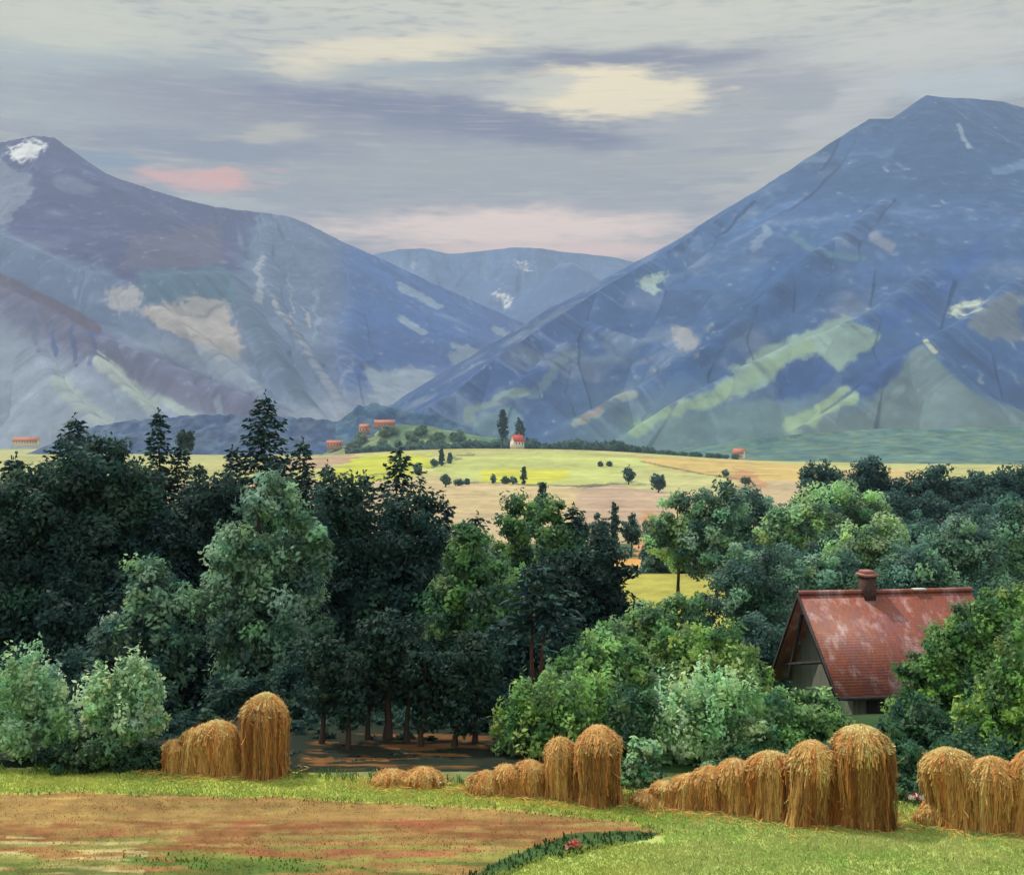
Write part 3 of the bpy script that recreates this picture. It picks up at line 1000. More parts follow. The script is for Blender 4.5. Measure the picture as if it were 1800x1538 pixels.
def spruce_mesh(h, r, bare=0.12, dark=(0.014, 0.038, 0.040), light=(0.070, 0.135, 0.085), spray=0.42, rag=0.25):
    Cs, Ds, Ss, Cols = [], [], [], []
    z = bare * h
    dark = np.array(dark)
    light = np.array(light)
    while z < h * 0.985:
        t = (z - bare * h) / (h * (1 - bare))
        R = r * (1 - t) ** 0.66 * (1 - 0.25 * max(0, 0.12 - t) / 0.12) + 0.16
        nb = int(8 + 5 * (1 - t))
        a0 = rng.random() * 6.28
        for b in range(nb):
            a = a0 + 6.283 * b / nb + rng.normal() * 0.2
            ln = R * (1 + rag * rng.normal()) * (1 - 0.35 * rng.random() ** 3)
            if ln < 0.05:
                continue
            dirv = np.array([math.cos(a), math.sin(a), 0])
            drop = -0.28 - 0.25 * (1 - t) + 0.1 * rng.normal()
            n = max(5, int(ln / 0.085))
            s = np.sort(rng.random(n)) ** 0.8
            p = dirv * (s * ln)[:, None]
            p[:, 2] += z + drop * ln * s + 0.22 * ln * s ** 3 + 0.05 * rng.normal(size=n)
            side = np.array([-dirv[1], dirv[0], 0])
            sg = rng.choice([-1, 1], n)
            d = unit(dirv * 0.8 + side * (sg * 0.75)[:, None] + np.array([0, 0, -0.30]) + 0.25 * rng.normal(size=(n, 3)))
            tone = rng.beta(1.4, 2.6)
            c = (dark + (light - dark) * tone) * (1 + 0.12 * rng.normal(size=3)) * np.array([1.15, 1.25, 1.4])
            sz = spray * (0.55 + 0.75 * rng.random(n)) * (0.80 + 0.30 * (1 - t))
            Cs.append(p + d * (sz * 0.3)[:, None])
            Ds.append(d)
            Ss.append(sz)
            Cols.append(np.clip(np.tile(c, (n, 1)) * (0.7 + 0.6 * rng.random((n, 1))), 0.002, 0.5))
        z += 0.22 + 0.16 * (1 - t) * h / 14
    # leader
    n = 14
    Cs.append(np.stack([0.05 * rng.normal(size=n), 0.05 * rng.normal(size=n), h * (0.955 + 0.055 * rng.random(n))], 1))
    Ds.append(unit(np.array([0, 0, 1.0]) + 0.5 * rng.normal(size=(n, 3))))
    Ss.append(np.full(n, spray * 0.5))
    Cols.append(np.tile(dark * 1.4, (n, 1)))
    return leaf_quads(np.concatenate(Cs), np.concatenate(Ds), np.concatenate(Ss), 0.40, np.concatenate(Cols))


def spruce(label, px, py, D, rpx, group=None, bare=0.10, bark=None, name='spruce', rag=0.25, cat='spruce', light=(0.048, 0.098, 0.072)):
    x = (px - 900) / F * D
    z = float(G(x, D))
    h = CAM_H + (769 - py) / F * D - z
    root = thing(name, label, cat, (x, D, z), group)
    V, Q = trunk_mesh((0, 0, -0.15), (0, 0, h * 0.88), 0.010 * h + 0.04)
    mesh('trunk', V, Q, bark or M_BARK, root, smooth=True)
    V, Q, Cc = spruce_mesh(h, rpx / F * D, bare, rag=rag, light=light, spray=0.26 + 0.011 * h)
    mesh('crown', V, Q, M_NEEDLE, root, Cc)
    return root


# ---- the wood: spruces along its skyline
GW = 'spruces of the dark wood'
spruce('tallest spruce of the wood, its pointed top rising over the blue valley hill', 466, 690, 62, 125, GW, 0.05)
spruce('broad-shouldered spruce standing up above the wood near the orange farm roof', 132, 728, 60, 135, GW, 0.05, rag=0.4)
spruce('very narrow spire-like spruce between the two taller spruces of the wood', 279, 722, 60, 62, GW, 0.05)
spruce('ragged spruce with spreading top branches in front of the yellow field', 702, 782, 58, 130, GW, 0.05, rag=0.45)
spruce('shorter spruce leaning on the right shoulder of the tallest spruce', 532, 772, 60, 85, GW, 0.05)
spruce('small spruce top just beside the yellow field edge, below the tallest spruce', 575, 812, 60, 70, GW, 0.05)
spruce('low dark spruce on the wood edge below the beige field', 780, 872, 56, 70, GW, 0.06)
spruce('squat dark spruce at the lower right end of the wood', 1062, 930, 56, 70, GW, 0.06, rag=0.35)
spruce('dark spruce between the bright green broadleaf tops and the clearing', 1008, 884, 58, 66, GW, 0.06)
spruce('dark spruce rising at the photograph\'s left edge above silver bushes', 20, 806, 56, 80, GW, 0.06, rag=0.35)
spruce('spruce just left of the narrow spire, lower and wider', 205, 768, 60, 100, GW, 0.06, rag=0.4)
spruce('spruce just right of the narrow spire with a yellow gap beside it', 318, 778, 60, 66, GW, 0.06)
spruce('low pointed spruce between the yellow gap and the tallest spruce', 408, 784, 60, 70, GW, 0.06)
spruce('dark spruce in the middle of the wood below the ragged one', 640, 830, 54, 95, GW, 0.06)
spruce('dark blunt spruce with the beige field right behind its tip', 838, 902, 55, 66, GW, 0.06, rag=0.35)
GP = 'red-stemmed pines of the wood'
for lb, px in (('pine with a thin reddish bare stem, the left one of a close pair', 936), ('pine with a thin reddish bare stem, the right one of a close pair', 952)):
    spruce(lb, px, 985, 38, 58, GP, 0.62, M_REDBARK, 'pine', 0.4, 'pine')

# ---- broad-leaved trees in the wood
GB = 'broad-leaved trees of the wood'
ptree('broadleaf_tree', 'tall grey-green willowy tree with a small rounded head over a wide body', 'tree', 46,
      [(470, 880, 42, 56), (425, 985, 62, 66), (525, 960, 48, 92), (402, 1085, 60, 80), (500, 1095, 74, 96), (450, 1180, 80, 60)], (0.050, 0.105, 0.075), (0.32, 0.46, 0.30), 0.23, 465, 0.2, GB, 0.8)
ptree('broadleaf_tree', 'smaller rounded grey-green tree left of the tall willowy one', 'tree', 45,
      [(262, 1032, 46, 56), (228, 1112, 56, 60), (302, 1100, 44, 74), (262, 1160, 70, 50)], (0.045, 0.10, 0.08), (0.27, 0.40, 0.25), 0.23, 262, 0.15, GB, 0.65)
ptree('broadleaf_tree', 'wide olive-green tree in the middle of the wood with a paler pointed head', 'tree', 46,
      [(828, 970, 44, 52), (862, 1050, 78, 76), (800, 1075, 56, 70), (860, 1140, 70, 60)], (0.045, 0.105, 0.065), (0.19, 0.31, 0.11), 0.23, 838, 0.17, GB, 0.5)
ptree('broadleaf_tree', 'bright green pointed tree beside the grey-blue poplar at the wood edge', 'tree', 60,
      [(912, 918, 32, 54), (905, 985, 42, 60)], (0.05, 0.12, 0.07), (0.20, 0.34, 0.12), 0.24, 908, 0.14, GB, 0.6)
ptree('broadleaf_tree', 'green leafy tree on the wood edge below the tall grey-blue poplar', 'tree', 58,
      [(972, 925, 38, 52), (985, 985, 48, 60)], (0.05, 0.12, 0.07), (0.19, 0.32, 0.12), 0.24, 978, 0.14, GB, 0.55)
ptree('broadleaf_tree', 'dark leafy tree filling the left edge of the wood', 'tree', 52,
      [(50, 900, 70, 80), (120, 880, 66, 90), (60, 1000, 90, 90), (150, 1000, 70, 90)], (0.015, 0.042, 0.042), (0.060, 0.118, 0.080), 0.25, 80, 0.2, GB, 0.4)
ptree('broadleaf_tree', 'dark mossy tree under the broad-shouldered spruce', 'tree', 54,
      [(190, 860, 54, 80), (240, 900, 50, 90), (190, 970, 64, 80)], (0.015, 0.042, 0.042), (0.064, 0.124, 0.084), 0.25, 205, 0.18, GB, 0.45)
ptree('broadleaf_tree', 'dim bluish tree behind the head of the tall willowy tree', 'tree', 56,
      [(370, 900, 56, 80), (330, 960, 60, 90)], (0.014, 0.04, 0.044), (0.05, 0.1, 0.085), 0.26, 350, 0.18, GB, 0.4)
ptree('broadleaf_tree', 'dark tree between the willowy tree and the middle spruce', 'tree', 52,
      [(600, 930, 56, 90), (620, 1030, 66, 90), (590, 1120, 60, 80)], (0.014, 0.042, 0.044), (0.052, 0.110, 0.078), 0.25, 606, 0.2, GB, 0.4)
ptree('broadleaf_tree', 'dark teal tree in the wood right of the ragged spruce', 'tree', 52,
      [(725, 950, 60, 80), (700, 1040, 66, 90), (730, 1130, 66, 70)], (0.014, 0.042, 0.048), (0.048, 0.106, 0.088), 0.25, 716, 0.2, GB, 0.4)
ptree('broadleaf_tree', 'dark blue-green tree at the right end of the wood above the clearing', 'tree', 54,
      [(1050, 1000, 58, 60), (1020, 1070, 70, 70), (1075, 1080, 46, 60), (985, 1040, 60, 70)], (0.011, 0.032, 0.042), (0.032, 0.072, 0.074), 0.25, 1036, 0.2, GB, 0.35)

# ---- the crowd of darker trees behind and between them
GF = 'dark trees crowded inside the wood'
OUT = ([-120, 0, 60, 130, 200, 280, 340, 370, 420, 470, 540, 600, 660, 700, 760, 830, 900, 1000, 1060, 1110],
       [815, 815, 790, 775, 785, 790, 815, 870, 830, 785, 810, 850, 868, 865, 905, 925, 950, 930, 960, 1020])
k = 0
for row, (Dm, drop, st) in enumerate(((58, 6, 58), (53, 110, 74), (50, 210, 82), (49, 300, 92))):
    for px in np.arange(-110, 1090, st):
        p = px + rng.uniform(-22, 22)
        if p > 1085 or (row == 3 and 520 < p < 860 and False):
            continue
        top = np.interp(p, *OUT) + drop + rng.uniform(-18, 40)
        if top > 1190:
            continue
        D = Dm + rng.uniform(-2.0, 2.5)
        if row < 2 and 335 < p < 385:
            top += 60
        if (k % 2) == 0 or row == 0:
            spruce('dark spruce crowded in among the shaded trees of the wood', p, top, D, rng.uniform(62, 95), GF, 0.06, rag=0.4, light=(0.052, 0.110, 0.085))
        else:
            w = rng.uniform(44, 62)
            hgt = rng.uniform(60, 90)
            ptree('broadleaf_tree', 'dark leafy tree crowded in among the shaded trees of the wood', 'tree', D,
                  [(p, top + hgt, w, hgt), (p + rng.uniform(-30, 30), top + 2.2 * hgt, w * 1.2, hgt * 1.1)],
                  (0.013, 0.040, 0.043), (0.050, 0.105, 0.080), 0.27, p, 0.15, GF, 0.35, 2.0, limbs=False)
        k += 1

# ---- a few bare-stemmed trees standing on the sunlit wood floor
GS = 'slim trees on the sunlit wood floor'
for lb, px, D, ty, w in (('slim tree with a straight purple-brown trunk standing on the wood floor', 682, 34.0, 1080, 46),
                         ('thin young tree beside the big straw stook on the wood floor', 612, 33.0, 1140, 34),
                         ('thin young tree with a short trunk near the heaped straw', 742, 33.3, 1140, 38),
                         ('thin young tree on the wood floor nearest the green bushes', 800, 33.2, 1150, 36),
                         ('slim tree standing in the gap straight behind the rounder low straw heap', 716, 33.8, 1100, 44),
                         ('slim tree with its trunk just right of the big round-topped stook', 566, 33.6, 1110, 44),
                         ('slim tree between the purple-brown trunk and the thin tree at the big stook', 648, 34.0, 1100, 40),
                         ('slim tree at the shaded end of the floor beside the lit bush edge', 836, 33.5, 1120, 40)):
    ptree('slim_tree', lb, 'tree', D, [(px, ty + 40, w, 50), (px + 12, ty + 100, w * 0.9, 44)], (0.012, 0.034, 0.036), (0.042, 0.08, 0.062), 0.17, px - 2, 0.14 if px == 682 else 0.09, GS, 0.4, 1.5)

# ---- dark undergrowth under the wood
GU = 'dark undergrowth bushes along the wood edge'
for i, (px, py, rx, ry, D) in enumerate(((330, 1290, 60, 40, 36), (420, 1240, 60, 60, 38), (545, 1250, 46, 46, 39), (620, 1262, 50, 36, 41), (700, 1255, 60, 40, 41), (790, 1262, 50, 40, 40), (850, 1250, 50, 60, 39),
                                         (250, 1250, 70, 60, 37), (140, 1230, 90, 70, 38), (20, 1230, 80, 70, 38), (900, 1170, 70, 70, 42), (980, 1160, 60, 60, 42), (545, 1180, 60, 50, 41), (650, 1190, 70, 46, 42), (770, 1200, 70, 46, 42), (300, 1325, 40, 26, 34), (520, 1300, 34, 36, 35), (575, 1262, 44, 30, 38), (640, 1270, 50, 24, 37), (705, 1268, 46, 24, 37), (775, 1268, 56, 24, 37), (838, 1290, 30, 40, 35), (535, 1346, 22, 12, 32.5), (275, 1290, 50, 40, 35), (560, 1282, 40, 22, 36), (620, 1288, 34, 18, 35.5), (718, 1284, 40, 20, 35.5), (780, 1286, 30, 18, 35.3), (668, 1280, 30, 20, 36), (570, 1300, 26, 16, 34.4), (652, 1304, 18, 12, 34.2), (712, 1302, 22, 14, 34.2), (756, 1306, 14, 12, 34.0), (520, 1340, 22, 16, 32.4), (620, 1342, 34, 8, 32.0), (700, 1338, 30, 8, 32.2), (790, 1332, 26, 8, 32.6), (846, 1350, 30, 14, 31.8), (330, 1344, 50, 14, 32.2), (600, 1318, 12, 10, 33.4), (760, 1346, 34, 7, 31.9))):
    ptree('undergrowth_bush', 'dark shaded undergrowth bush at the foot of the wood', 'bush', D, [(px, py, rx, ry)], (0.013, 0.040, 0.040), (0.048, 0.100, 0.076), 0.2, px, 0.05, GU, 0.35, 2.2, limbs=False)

# ---- bushes in front
GBU = 'bushes along the back of the stubble field'
SD = (0.13, 0.24, 0.125)
ptree('bush', 'silvery green bush at the far left with a pointed top', 'bush', 31.6, [(48, 1190, 34, 46), (20, 1250, 60, 60), (84, 1240, 40, 50), (60, 1300, 60, 44)], SD, SILVER, 0.15, 45, 0.06, GBU, 0.85, spiky=.25)
ptree('bush', 'silvery green bush with a jagged crown left of the big straw stook', 'bush', 31.2, [(235, 1205, 32, 44), (178, 1222, 38, 40), (262, 1240, 30, 50), (215, 1272, 58, 50), (160, 1290, 46, 40)], SD, SILVER, 0.15, 215, 0.06, GBU, 0.85, spiky=.25)
ptree('low_shrub', 'low dark green shrub under the two silvery bushes', 'bush', 30.9, [(140, 1326, 60, 26), (200, 1330, 70, 24), (260, 1334, 40, 16)], (0.02, 0.05, 0.03), (0.08, 0.14, 0.07), 0.13, 190, 0.04, GBU, 0.4)
ptree('bush', 'bright green bush above the middle straw stooks, its left edge lit', 'bush', 32.6, [(905, 1280, 44, 34), (950, 1240, 50, 36), (1010, 1235, 60, 50), (930, 1305, 56, 30), (1000, 1290, 66, 50)], BUSHD, YELG, 0.16, 960, 0.07, GBU, 0.8, spiky=.2)
ptree('bush', 'tall rounded green bush behind the middle stooks', 'bush', 36, [(1065, 1150, 52, 54), (1030, 1190, 60, 60), (1095, 1190, 44, 66), (1060, 1260, 80, 70)], BUSHD, (0.30, 0.46, 0.16), 0.17, 1060, 0.08, GBU, 0.7)
ptree('bush', 'pale-tipped bush in the middle of the long straw row', 'bush', 31.8, [(1250, 1235, 44, 46), (1205, 1260, 44, 50), (1300, 1255, 50, 40), (1250, 1310, 84, 56), (1175, 1310, 50, 50)], (0.10, 0.21, 0.11), (0.50, 0.66, 0.36), 0.15, 1240, 0.07, GBU, 0.8, spiky=.25)
ptree('bush', 'soft green bush directly below the grey house gable', 'bush', 33, [(1380, 1265, 62, 48), (1440, 1262, 50, 46), (1350, 1320, 80, 50), (1450, 1315, 60, 50)], BUSHD, (0.27, 0.42, 0.15), 0.16, 1400, 0.07, GBU, 0.6)
ptree('bush', 'yellow-edged bush climbing towards the left house eave', 'bush', 40, [(1275, 1150, 56, 46), (1200, 1150, 50, 50), (1310, 1195, 46, 36), (1250, 1205, 90, 50)], BUSHD, (0.38, 0.50, 0.14), 0.18, 1255, 0.08, GBU, 0.7)
ptree('bush', 'green bush just below the small yellow clearing', 'bush', 48, [(1160, 1100, 52, 42), (1205, 1085, 42, 40), (1120, 1130, 50, 50), (1180, 1150, 60, 50)], (0.055, 0.125, 0.07), (0.28, 0.42, 0.18), 0.2, 1165, 0.09, GBU, 0.65)
ptree('bush', 'small dusty green bush at the left foot of the long straw row', 'bush', 29.6, [(1135, 1330, 32, 32), (1125, 1365, 34, 26)], (0.075, 0.16, 0.09), (0.38, 0.54, 0.30), 0.13, 1130, 0.05, GBU, 0.75)
ptree('bush', 'dark bush in the gap between the middle stooks and the long row', 'bush', 31.4, [(1110, 1270, 46, 60), (1100, 1340, 40, 50)], (0.035, 0.085, 0.05), (0.10, 0.19, 0.08), 0.15, 1105, 0.06, GBU, 0.4)
ptree('bush', 'large green bush in front of the red roof, covering its right end', 'bush', 38, [(1700, 1110, 56, 50), (1665, 1140, 46, 46), (1740, 1080, 34, 44), (1785, 1085, 44, 50), (1650, 1200, 56, 50), (1700, 1200, 80, 70), (1640, 1270, 70, 60), (1730, 1280, 80, 70), (1620, 1190, 40, 46), (1790, 1150, 50, 70), (1745, 1170, 60, 56), (1700, 1160, 50, 50)], (0.042, 0.10, 0.055), (0.27, 0.44, 0.12), 0.17, 1690, 0.1, GBU, 0.6)
ptree('bush', 'dark bush at the far right with a bright sunlit left edge', 'bush', 32.5, [(1790, 1180, 40, 66), (1770, 1230, 60, 46), (1810, 1270, 60, 60), (1720, 1260, 36, 30), (1790, 1320, 90, 50)], (0.045, 0.11, 0.055), (0.34, 0.50, 0.14), 0.16, 1785, 0.1, GBU, 0.6, spiky=.2)
GLS = 'low green shrubs behind the straw row'
for i, (px, py, rx, ry, D) in enumerate(((1592, 1350, 44, 52, 29.6), (1560, 1320, 40, 50, 30.4), (1640, 1372, 40, 34, 29.0), (1600, 1390, 40, 26, 28.6), (1700, 1340, 60, 50, 30.2), (1780, 1360, 60, 50, 29.6), (1480, 1330, 40, 30, 30.4), (1400, 1345, 60, 26, 30.0), (1320, 1345, 60, 26, 30.2), (1090, 1360, 26, 36, 29.8))):
    ptree('low_shrub', 'low dark green shrub filling the ground close behind the straw rows', 'bush', D, [(px, py, rx, ry)], (0.028, 0.08, 0.05), (0.10, 0.20, 0.09), 0.14, px, 0.04, GLS, 0.4, 2.4, limbs=False)
ptree('bush', 'dark blue-green bush tucked behind the left eave of the red-roofed house', 'bush', 58, [(1345, 1150, 60, 70), (1330, 1215, 60, 60)], TEAL_D, (0.09, 0.17, 0.13), 0.22, 1345, 0.08, GBU, 0.35)
ptree('bush', 'low bush against the dark house wall, below the gutter', 'bush', 42, [(1545, 1304, 60, 24), (1480, 1290, 36, 26)], (0.03, 0.08, 0.055), (0.09, 0.17, 0.09), 0.17, 1520, 0.05, GBU, 0.35)
ptree('low_shrub', 'low dark shrub hiding the ground under the house door', 'bush', 35.5, [(1560, 1330, 56, 44), (1500, 1330, 50, 40)], (0.028, 0.075, 0.055), (0.09, 0.17, 0.09), 0.16, 1540, 0.05, GBU, 0.35)
ptree('bush', 'dark green bush at the foot of the house wall beside the tallest right stook', 'bush', 33, [(1620, 1290, 54, 60), (1606, 1366, 56, 44), (1680, 1340, 70, 56), (1730, 1370, 70, 40)], (0.028, 0.075, 0.055), (0.09, 0.17, 0.09), 0.16, 1625, 0.06, GBU, 0.35)

# ---- trees between the clearing and the house
GM = 'round trees beyond the house'
mt = [('round tree with hanging branches just right of the small clearing', 120, [(1200, 905, 40, 44), (1160, 940, 26, 40), (1215, 960, 46, 50)], 0.62),
      ('leafy tree with a pale lower skirt beside the small clearing', 118, [(1265, 900, 44, 46), (1250, 960, 50, 52)], 0.45),
      ('dusty tree leaning over the tan field edge', 150, [(1320, 890, 46, 36), (1300, 920, 50, 40)], 0.5),
      ('yellow-topped tree in the middle of the tree belt', 118, [(1410, 920, 56, 40), (1370, 945, 46, 40), (1450, 950, 50, 44)], 0.8),
      ('rounded tree with bright top directly above the chimney', 100, [(1540, 950, 56, 40), (1500, 975, 50, 46), (1570, 990, 46, 50)], 0.75),
      ('bluish tree close behind the house ridge', 84, [(1440, 1010, 60, 46), (1400, 1050, 60, 56), (1480, 1050, 40, 40)], 0.55),
      ('dark hollow-looking tree left of the house gable', 76, [(1330, 1010, 60, 56), (1290, 1060, 56, 60), (1340, 1090, 60, 70)], 0.3),
      ('dark tree behind the right half of the red roof', 74, [(1610, 1010, 56, 46), (1560, 1050, 70, 50), (1660, 1050, 60, 50)], 0.3),
      ('tall green tree with a pale drooping limb right of the chimney', 80, [(1680, 960, 60, 50), (1720, 1010, 60, 60), (1650, 980, 40, 40)], 0.5),
      ('olive speckled tree at the right edge above the sunlit bush', 90, [(1770, 950, 66, 60), (1800, 1030, 60, 70)], 0.45),
      ('flat-topped pale tree in the tree belt', 160, [(1480, 890, 70, 30), (1430, 900, 50, 30)], 0.7)]
for lb, D, E, b in mt:
    ptree('round_tree', lb, 'tree', D, E, (0.040, 0.090, 0.078), (0.42, 0.58, 0.26) if b > 0.6 else (0.25, 0.40, 0.26), 0.0030 * D + 0.06, None, 0.2, GM, b, 2.2)
GMB = 'filler trees of the belt beyond the house'
for i in range(26):
    px = 1150 + i * 27 + rng.uniform(-12, 12)
    D = rng.uniform(95, 190)
    py = np.interp(px, [1130, 1220, 1400, 1550, 1850], [930, 900, 885, 895, 890]) + (190 - D) * 1.2 + rng.uniform(-8, 30)
    if px < 1290 and D < 165 and py > 960:
        D = 165
        py = 950
    rx = rng.uniform(28, 42)
    ptree('round_tree', 'dark round tree filling the tree belt beyond the house', 'tree', D, [(px, py, rx, rx), (px + rng.uniform(-20, 20), py + rx, rx * 1.2, rx)], TEAL_D, TEAL_L, 0.0030 * D + 0.06, None, 0.16, GMB, 0.45, 2.0, limbs=False)

# far dark trees with flat tops on the right
GFR = 'dark blue-green trees against the right mountain'
fr = [('dark rounded tree where the tan field meets the tree line', 1450, 845, 42, 30), ('tall square-topped dark tree near the tan field', 1530, 835, 36, 34), ('dark square-topped tree right of the tall one', 1636, 846, 34, 30),
      ('dark low tree between the two square-topped ones', 1585, 870, 36, 24), ('broad dark tree at the far right of the tree line', 1750, 850, 44, 30), ('dark tree closing the gap in the tree line', 1692, 868, 40, 26),
      ('dark tree cut by the right edge of the photograph', 1815, 850, 40, 34), ('dark low tree left of the tall square-topped one', 1490, 872, 36, 24)]
for lb, px, py, rx, ry in fr:
    ptree('dark_tree', lb, 'tree', 260, [(px, py, rx, ry), (px + 6, py + ry, rx * 1.25, ry * 1.1)], (0.026, 0.07, 0.078), (0.07, 0.14, 0.125), 0.85, None, 0.3, GFR, 0.4, 2.2, limbs=False)
for i in range(10):
    px = 1440 + 42 * i + rng.uniform(-10, 10)
    ptree('dark_tree', 'dark teal tree massed below the far tree line', 'tree', 230, [(px, 905 + rng.uniform(-10, 14), 38, 30)], (0.026, 0.07, 0.076), (0.085, 0.16, 0.13), 0.8, None, 0.25, GFR, 0.4, 2.0, limbs=False)


# ------------------------------------------------------------------ valley trees, singled out
def vtree(name, label, px, ytop, ybase, rx, D=None, dark=TEAL_D, light=TEAL_L, group=None, cat='tree', pointed=False):
    if D is None:
        Ds = np.geomspace(180, 2400, 900)
        Zr = CAM_H + (769 - ybase) / F * Ds
        hit = np.nonzero(G((px - 900) / F * Ds, Ds) >= Zr)[0]
        D = Ds[hit[0]] if len(hit) else 900.0
    h = (ybase - ytop)
    if pointed:
        E = [(px, ybase - 0.36 * h, rx, 0.32 * h), (px, ybase - 0.62 * h, rx * 0.74, 0.34 * h), (px, ybase - 0.82 * h, rx * 0.42, 0.18 * h)]
    else:
        E = [(px, ytop + 0.40 * h, rx, 0.42 * h), (px + 0.3 * rx, ytop + 0.55 * h, rx * 0.8, 0.3 * h)]
    return ptree(name, label, cat, D, E, dark, light, 0.0026 * D + 0.02, px, 0.0006 * D + 0.03, group, 0.4, 2.2, limbs=False, clump=0.4)


ptl = (0.075, 0.14, 0.125)
GVT = 'lone trees on the valley fields'
vtree('poplar', 'tall dark poplar standing beside the red and white farmhouse', 884, 718, 776, 8.5, 1660, (0.02, 0.05, 0.055), (0.04, 0.085, 0.08), GVT, 'poplar', True)
vtree('round_tree', 'dark tree directly behind the red and white farmhouse', 912, 738, 776, 9, 1760, (0.025, 0.06, 0.06), (0.05, 0.1, 0.085), GVT)
vtree('poplar', 'grey-blue poplar rising over the wood edge into the beige field', 953, 846, 912, 11, 255, (0.03, 0.065, 0.075), ptl, GVT, 'poplar', True)
vtree('poplar', 'grey-green poplar between two round trees beyond the clearing', 1080, 880, 962, 9, 250, (0.035, 0.075, 0.06), (0.09, 0.165, 0.12), GVT, 'poplar', True)
vtree('round_tree', 'round tree with pale leaf tips left of the grey-green poplar', 1052, 904, 962, 17, 246, (0.03, 0.07, 0.065), (0.12, 0.2, 0.16), GVT)
vtree('round_tree', 'round dark tree with a pale crown right of the grey-green poplar', 1109, 908, 964, 17, 246, (0.03, 0.065, 0.06), (0.11, 0.19, 0.14), GVT)
vtree('round_tree', 'low bluish tree beside the wood and left of the pale-tipped tree', 1018, 906, 960, 17, 240, (0.025, 0.06, 0.065), (0.06, 0.12, 0.1), GVT)
vtree('field_tree', 'round dark tree alone on the tan strip with its shadow beside it', 1105, 821, 852, 10, None, TEAL_D, (0.07, 0.13, 0.10), GVT)
vtree('field_tree', 'rounder blue-green tree lower down the field near the belt of trees', 1157, 832, 866, 13, None, (0.03, 0.07, 0.07), (0.08, 0.15, 0.14), GVT)
vtree('cypress', 'slim dark cypress at the near edge of the brightest yellow field', 921, 820, 851, 5.5, None, (0.025, 0.06, 0.05), (0.06, 0.12, 0.08), GVT, 'cypress', True)
vtree('field_bush', 'small wedge-shaped bush just left of the slim field cypress', 902, 838, 851, 6, None, TEAL_D, TEAL_L, GVT, 'bush')
vtree('field_bush', 'small bush cluster on the near edge of the bright yellow field', 888, 838, 851, 7, None, (0.04, 0.09, 0.05), (0.1, 0.17, 0.09), GVT, 'bush')
vtree('field_bush', 'tiny leaning bush at the left end of the bright yellow field', 867, 835, 850, 4, None, TEAL_D, TEAL_L, GVT, 'bush')
vtree('field_bush', 'grey-green bush at the left end of the beige field', 783, 834, 856, 9, None, (0.05, 0.1, 0.07), (0.13, 0.2, 0.13), GVT, 'bush')
vtree('field_bush', 'low hedge-like bush trailing right of the grey-green bush', 806, 842, 854, 9, None, TEAL_D, TEAL_L, GVT, 'bush')
vtree('field_bush', 'small bush at the far right of the low hedge-like bushes', 820, 842, 852, 5, None, TEAL_D, TEAL_L, GVT, 'bush')
vtree('cypress', 'slim cypress on the boundary of the two yellow fields', 776, 788, 819, 4.5, None, (0.025, 0.06, 0.05), (0.06, 0.12, 0.08), GVT, 'cypress', True)
vtree('field_bush', 'short tree just right of the boundary cypress', 791, 796, 815, 4.5, None, TEAL_D, TEAL_L, GVT, 'tree', True)
vtree('field_bush', 'low bush at the left foot of the boundary cypress', 763, 808, 820, 6, None, TEAL_D, TEAL_L, GVT, 'bush')
vtree('field_bush', 'pale bush close to the tip of the ragged spruce', 734, 814, 832, 8, None, (0.05, 0.1, 0.07), (0.14, 0.22, 0.12), GVT, 'bush')
vtree('round_tree', 'bluish round tree seen behind the narrow spire of the wood', 324, 752, 800, 14, 500, (0.025, 0.055, 0.06), (0.05, 0.1, 0.09), GVT)
for lb, px, y0, y1 in (('first small shrub on the pale field below the hedgerow', 1055, 812, 820), ('second small shrub on the pale field below the hedgerow', 1071, 812, 820)):
    vtree('field_bush', lb, px, y0, y1, 4, None, TEAL_D, TEAL_L, GVT, 'bush')
vtree('field_bush', 'small shrub on the tan strip just under the far white house', 1275, 826, 838, 5, None, TEAL_D, TEAL_L, GVT, 'bush')
vtree('field_bush', 'brownish shrub on the tan strip beside the tree belt', 1310, 838, 852, 9, None, (0.07, 0.07, 0.04), (0.2, 0.17, 0.09), GVT, 'bush')

# hedgerow and orchard: copies of two small trees
GO = 'orchard trees on the olive slope'
GH = 'dark trees of the long hedgerow'


def proto(name, label, cat, h, r, dark, light, leaf, group):
    root = thing(name, label, cat, (0, 0, 0), group)
    V, Q = trunk_mesh((0, 0, -1.0), (0, 0, h * 0.7), 0.35)
    mesh('trunk', V, Q, M_BARK, root, smooth=True)
    V, Q, Cc = crown_mesh([((0, 0, h * 0.55), (r, r, h * 0.45)), ((r * 0.3, 0, h * 0.42), (r * 0.9, r * 0.9, h * 0.3))], dark, light, leaf, 2.2, 0.5, 0.35)
    mesh('crown', V, Q, M_LEAF, root, Cc)
    return root


def hill_z(x, D, R=HC):
    z, t, d = ridge_eval(np.array([x]), np.array([D]), R)
    return float(max(z[0] - 7 * min(1, d[0] / 40), G(x, D)))


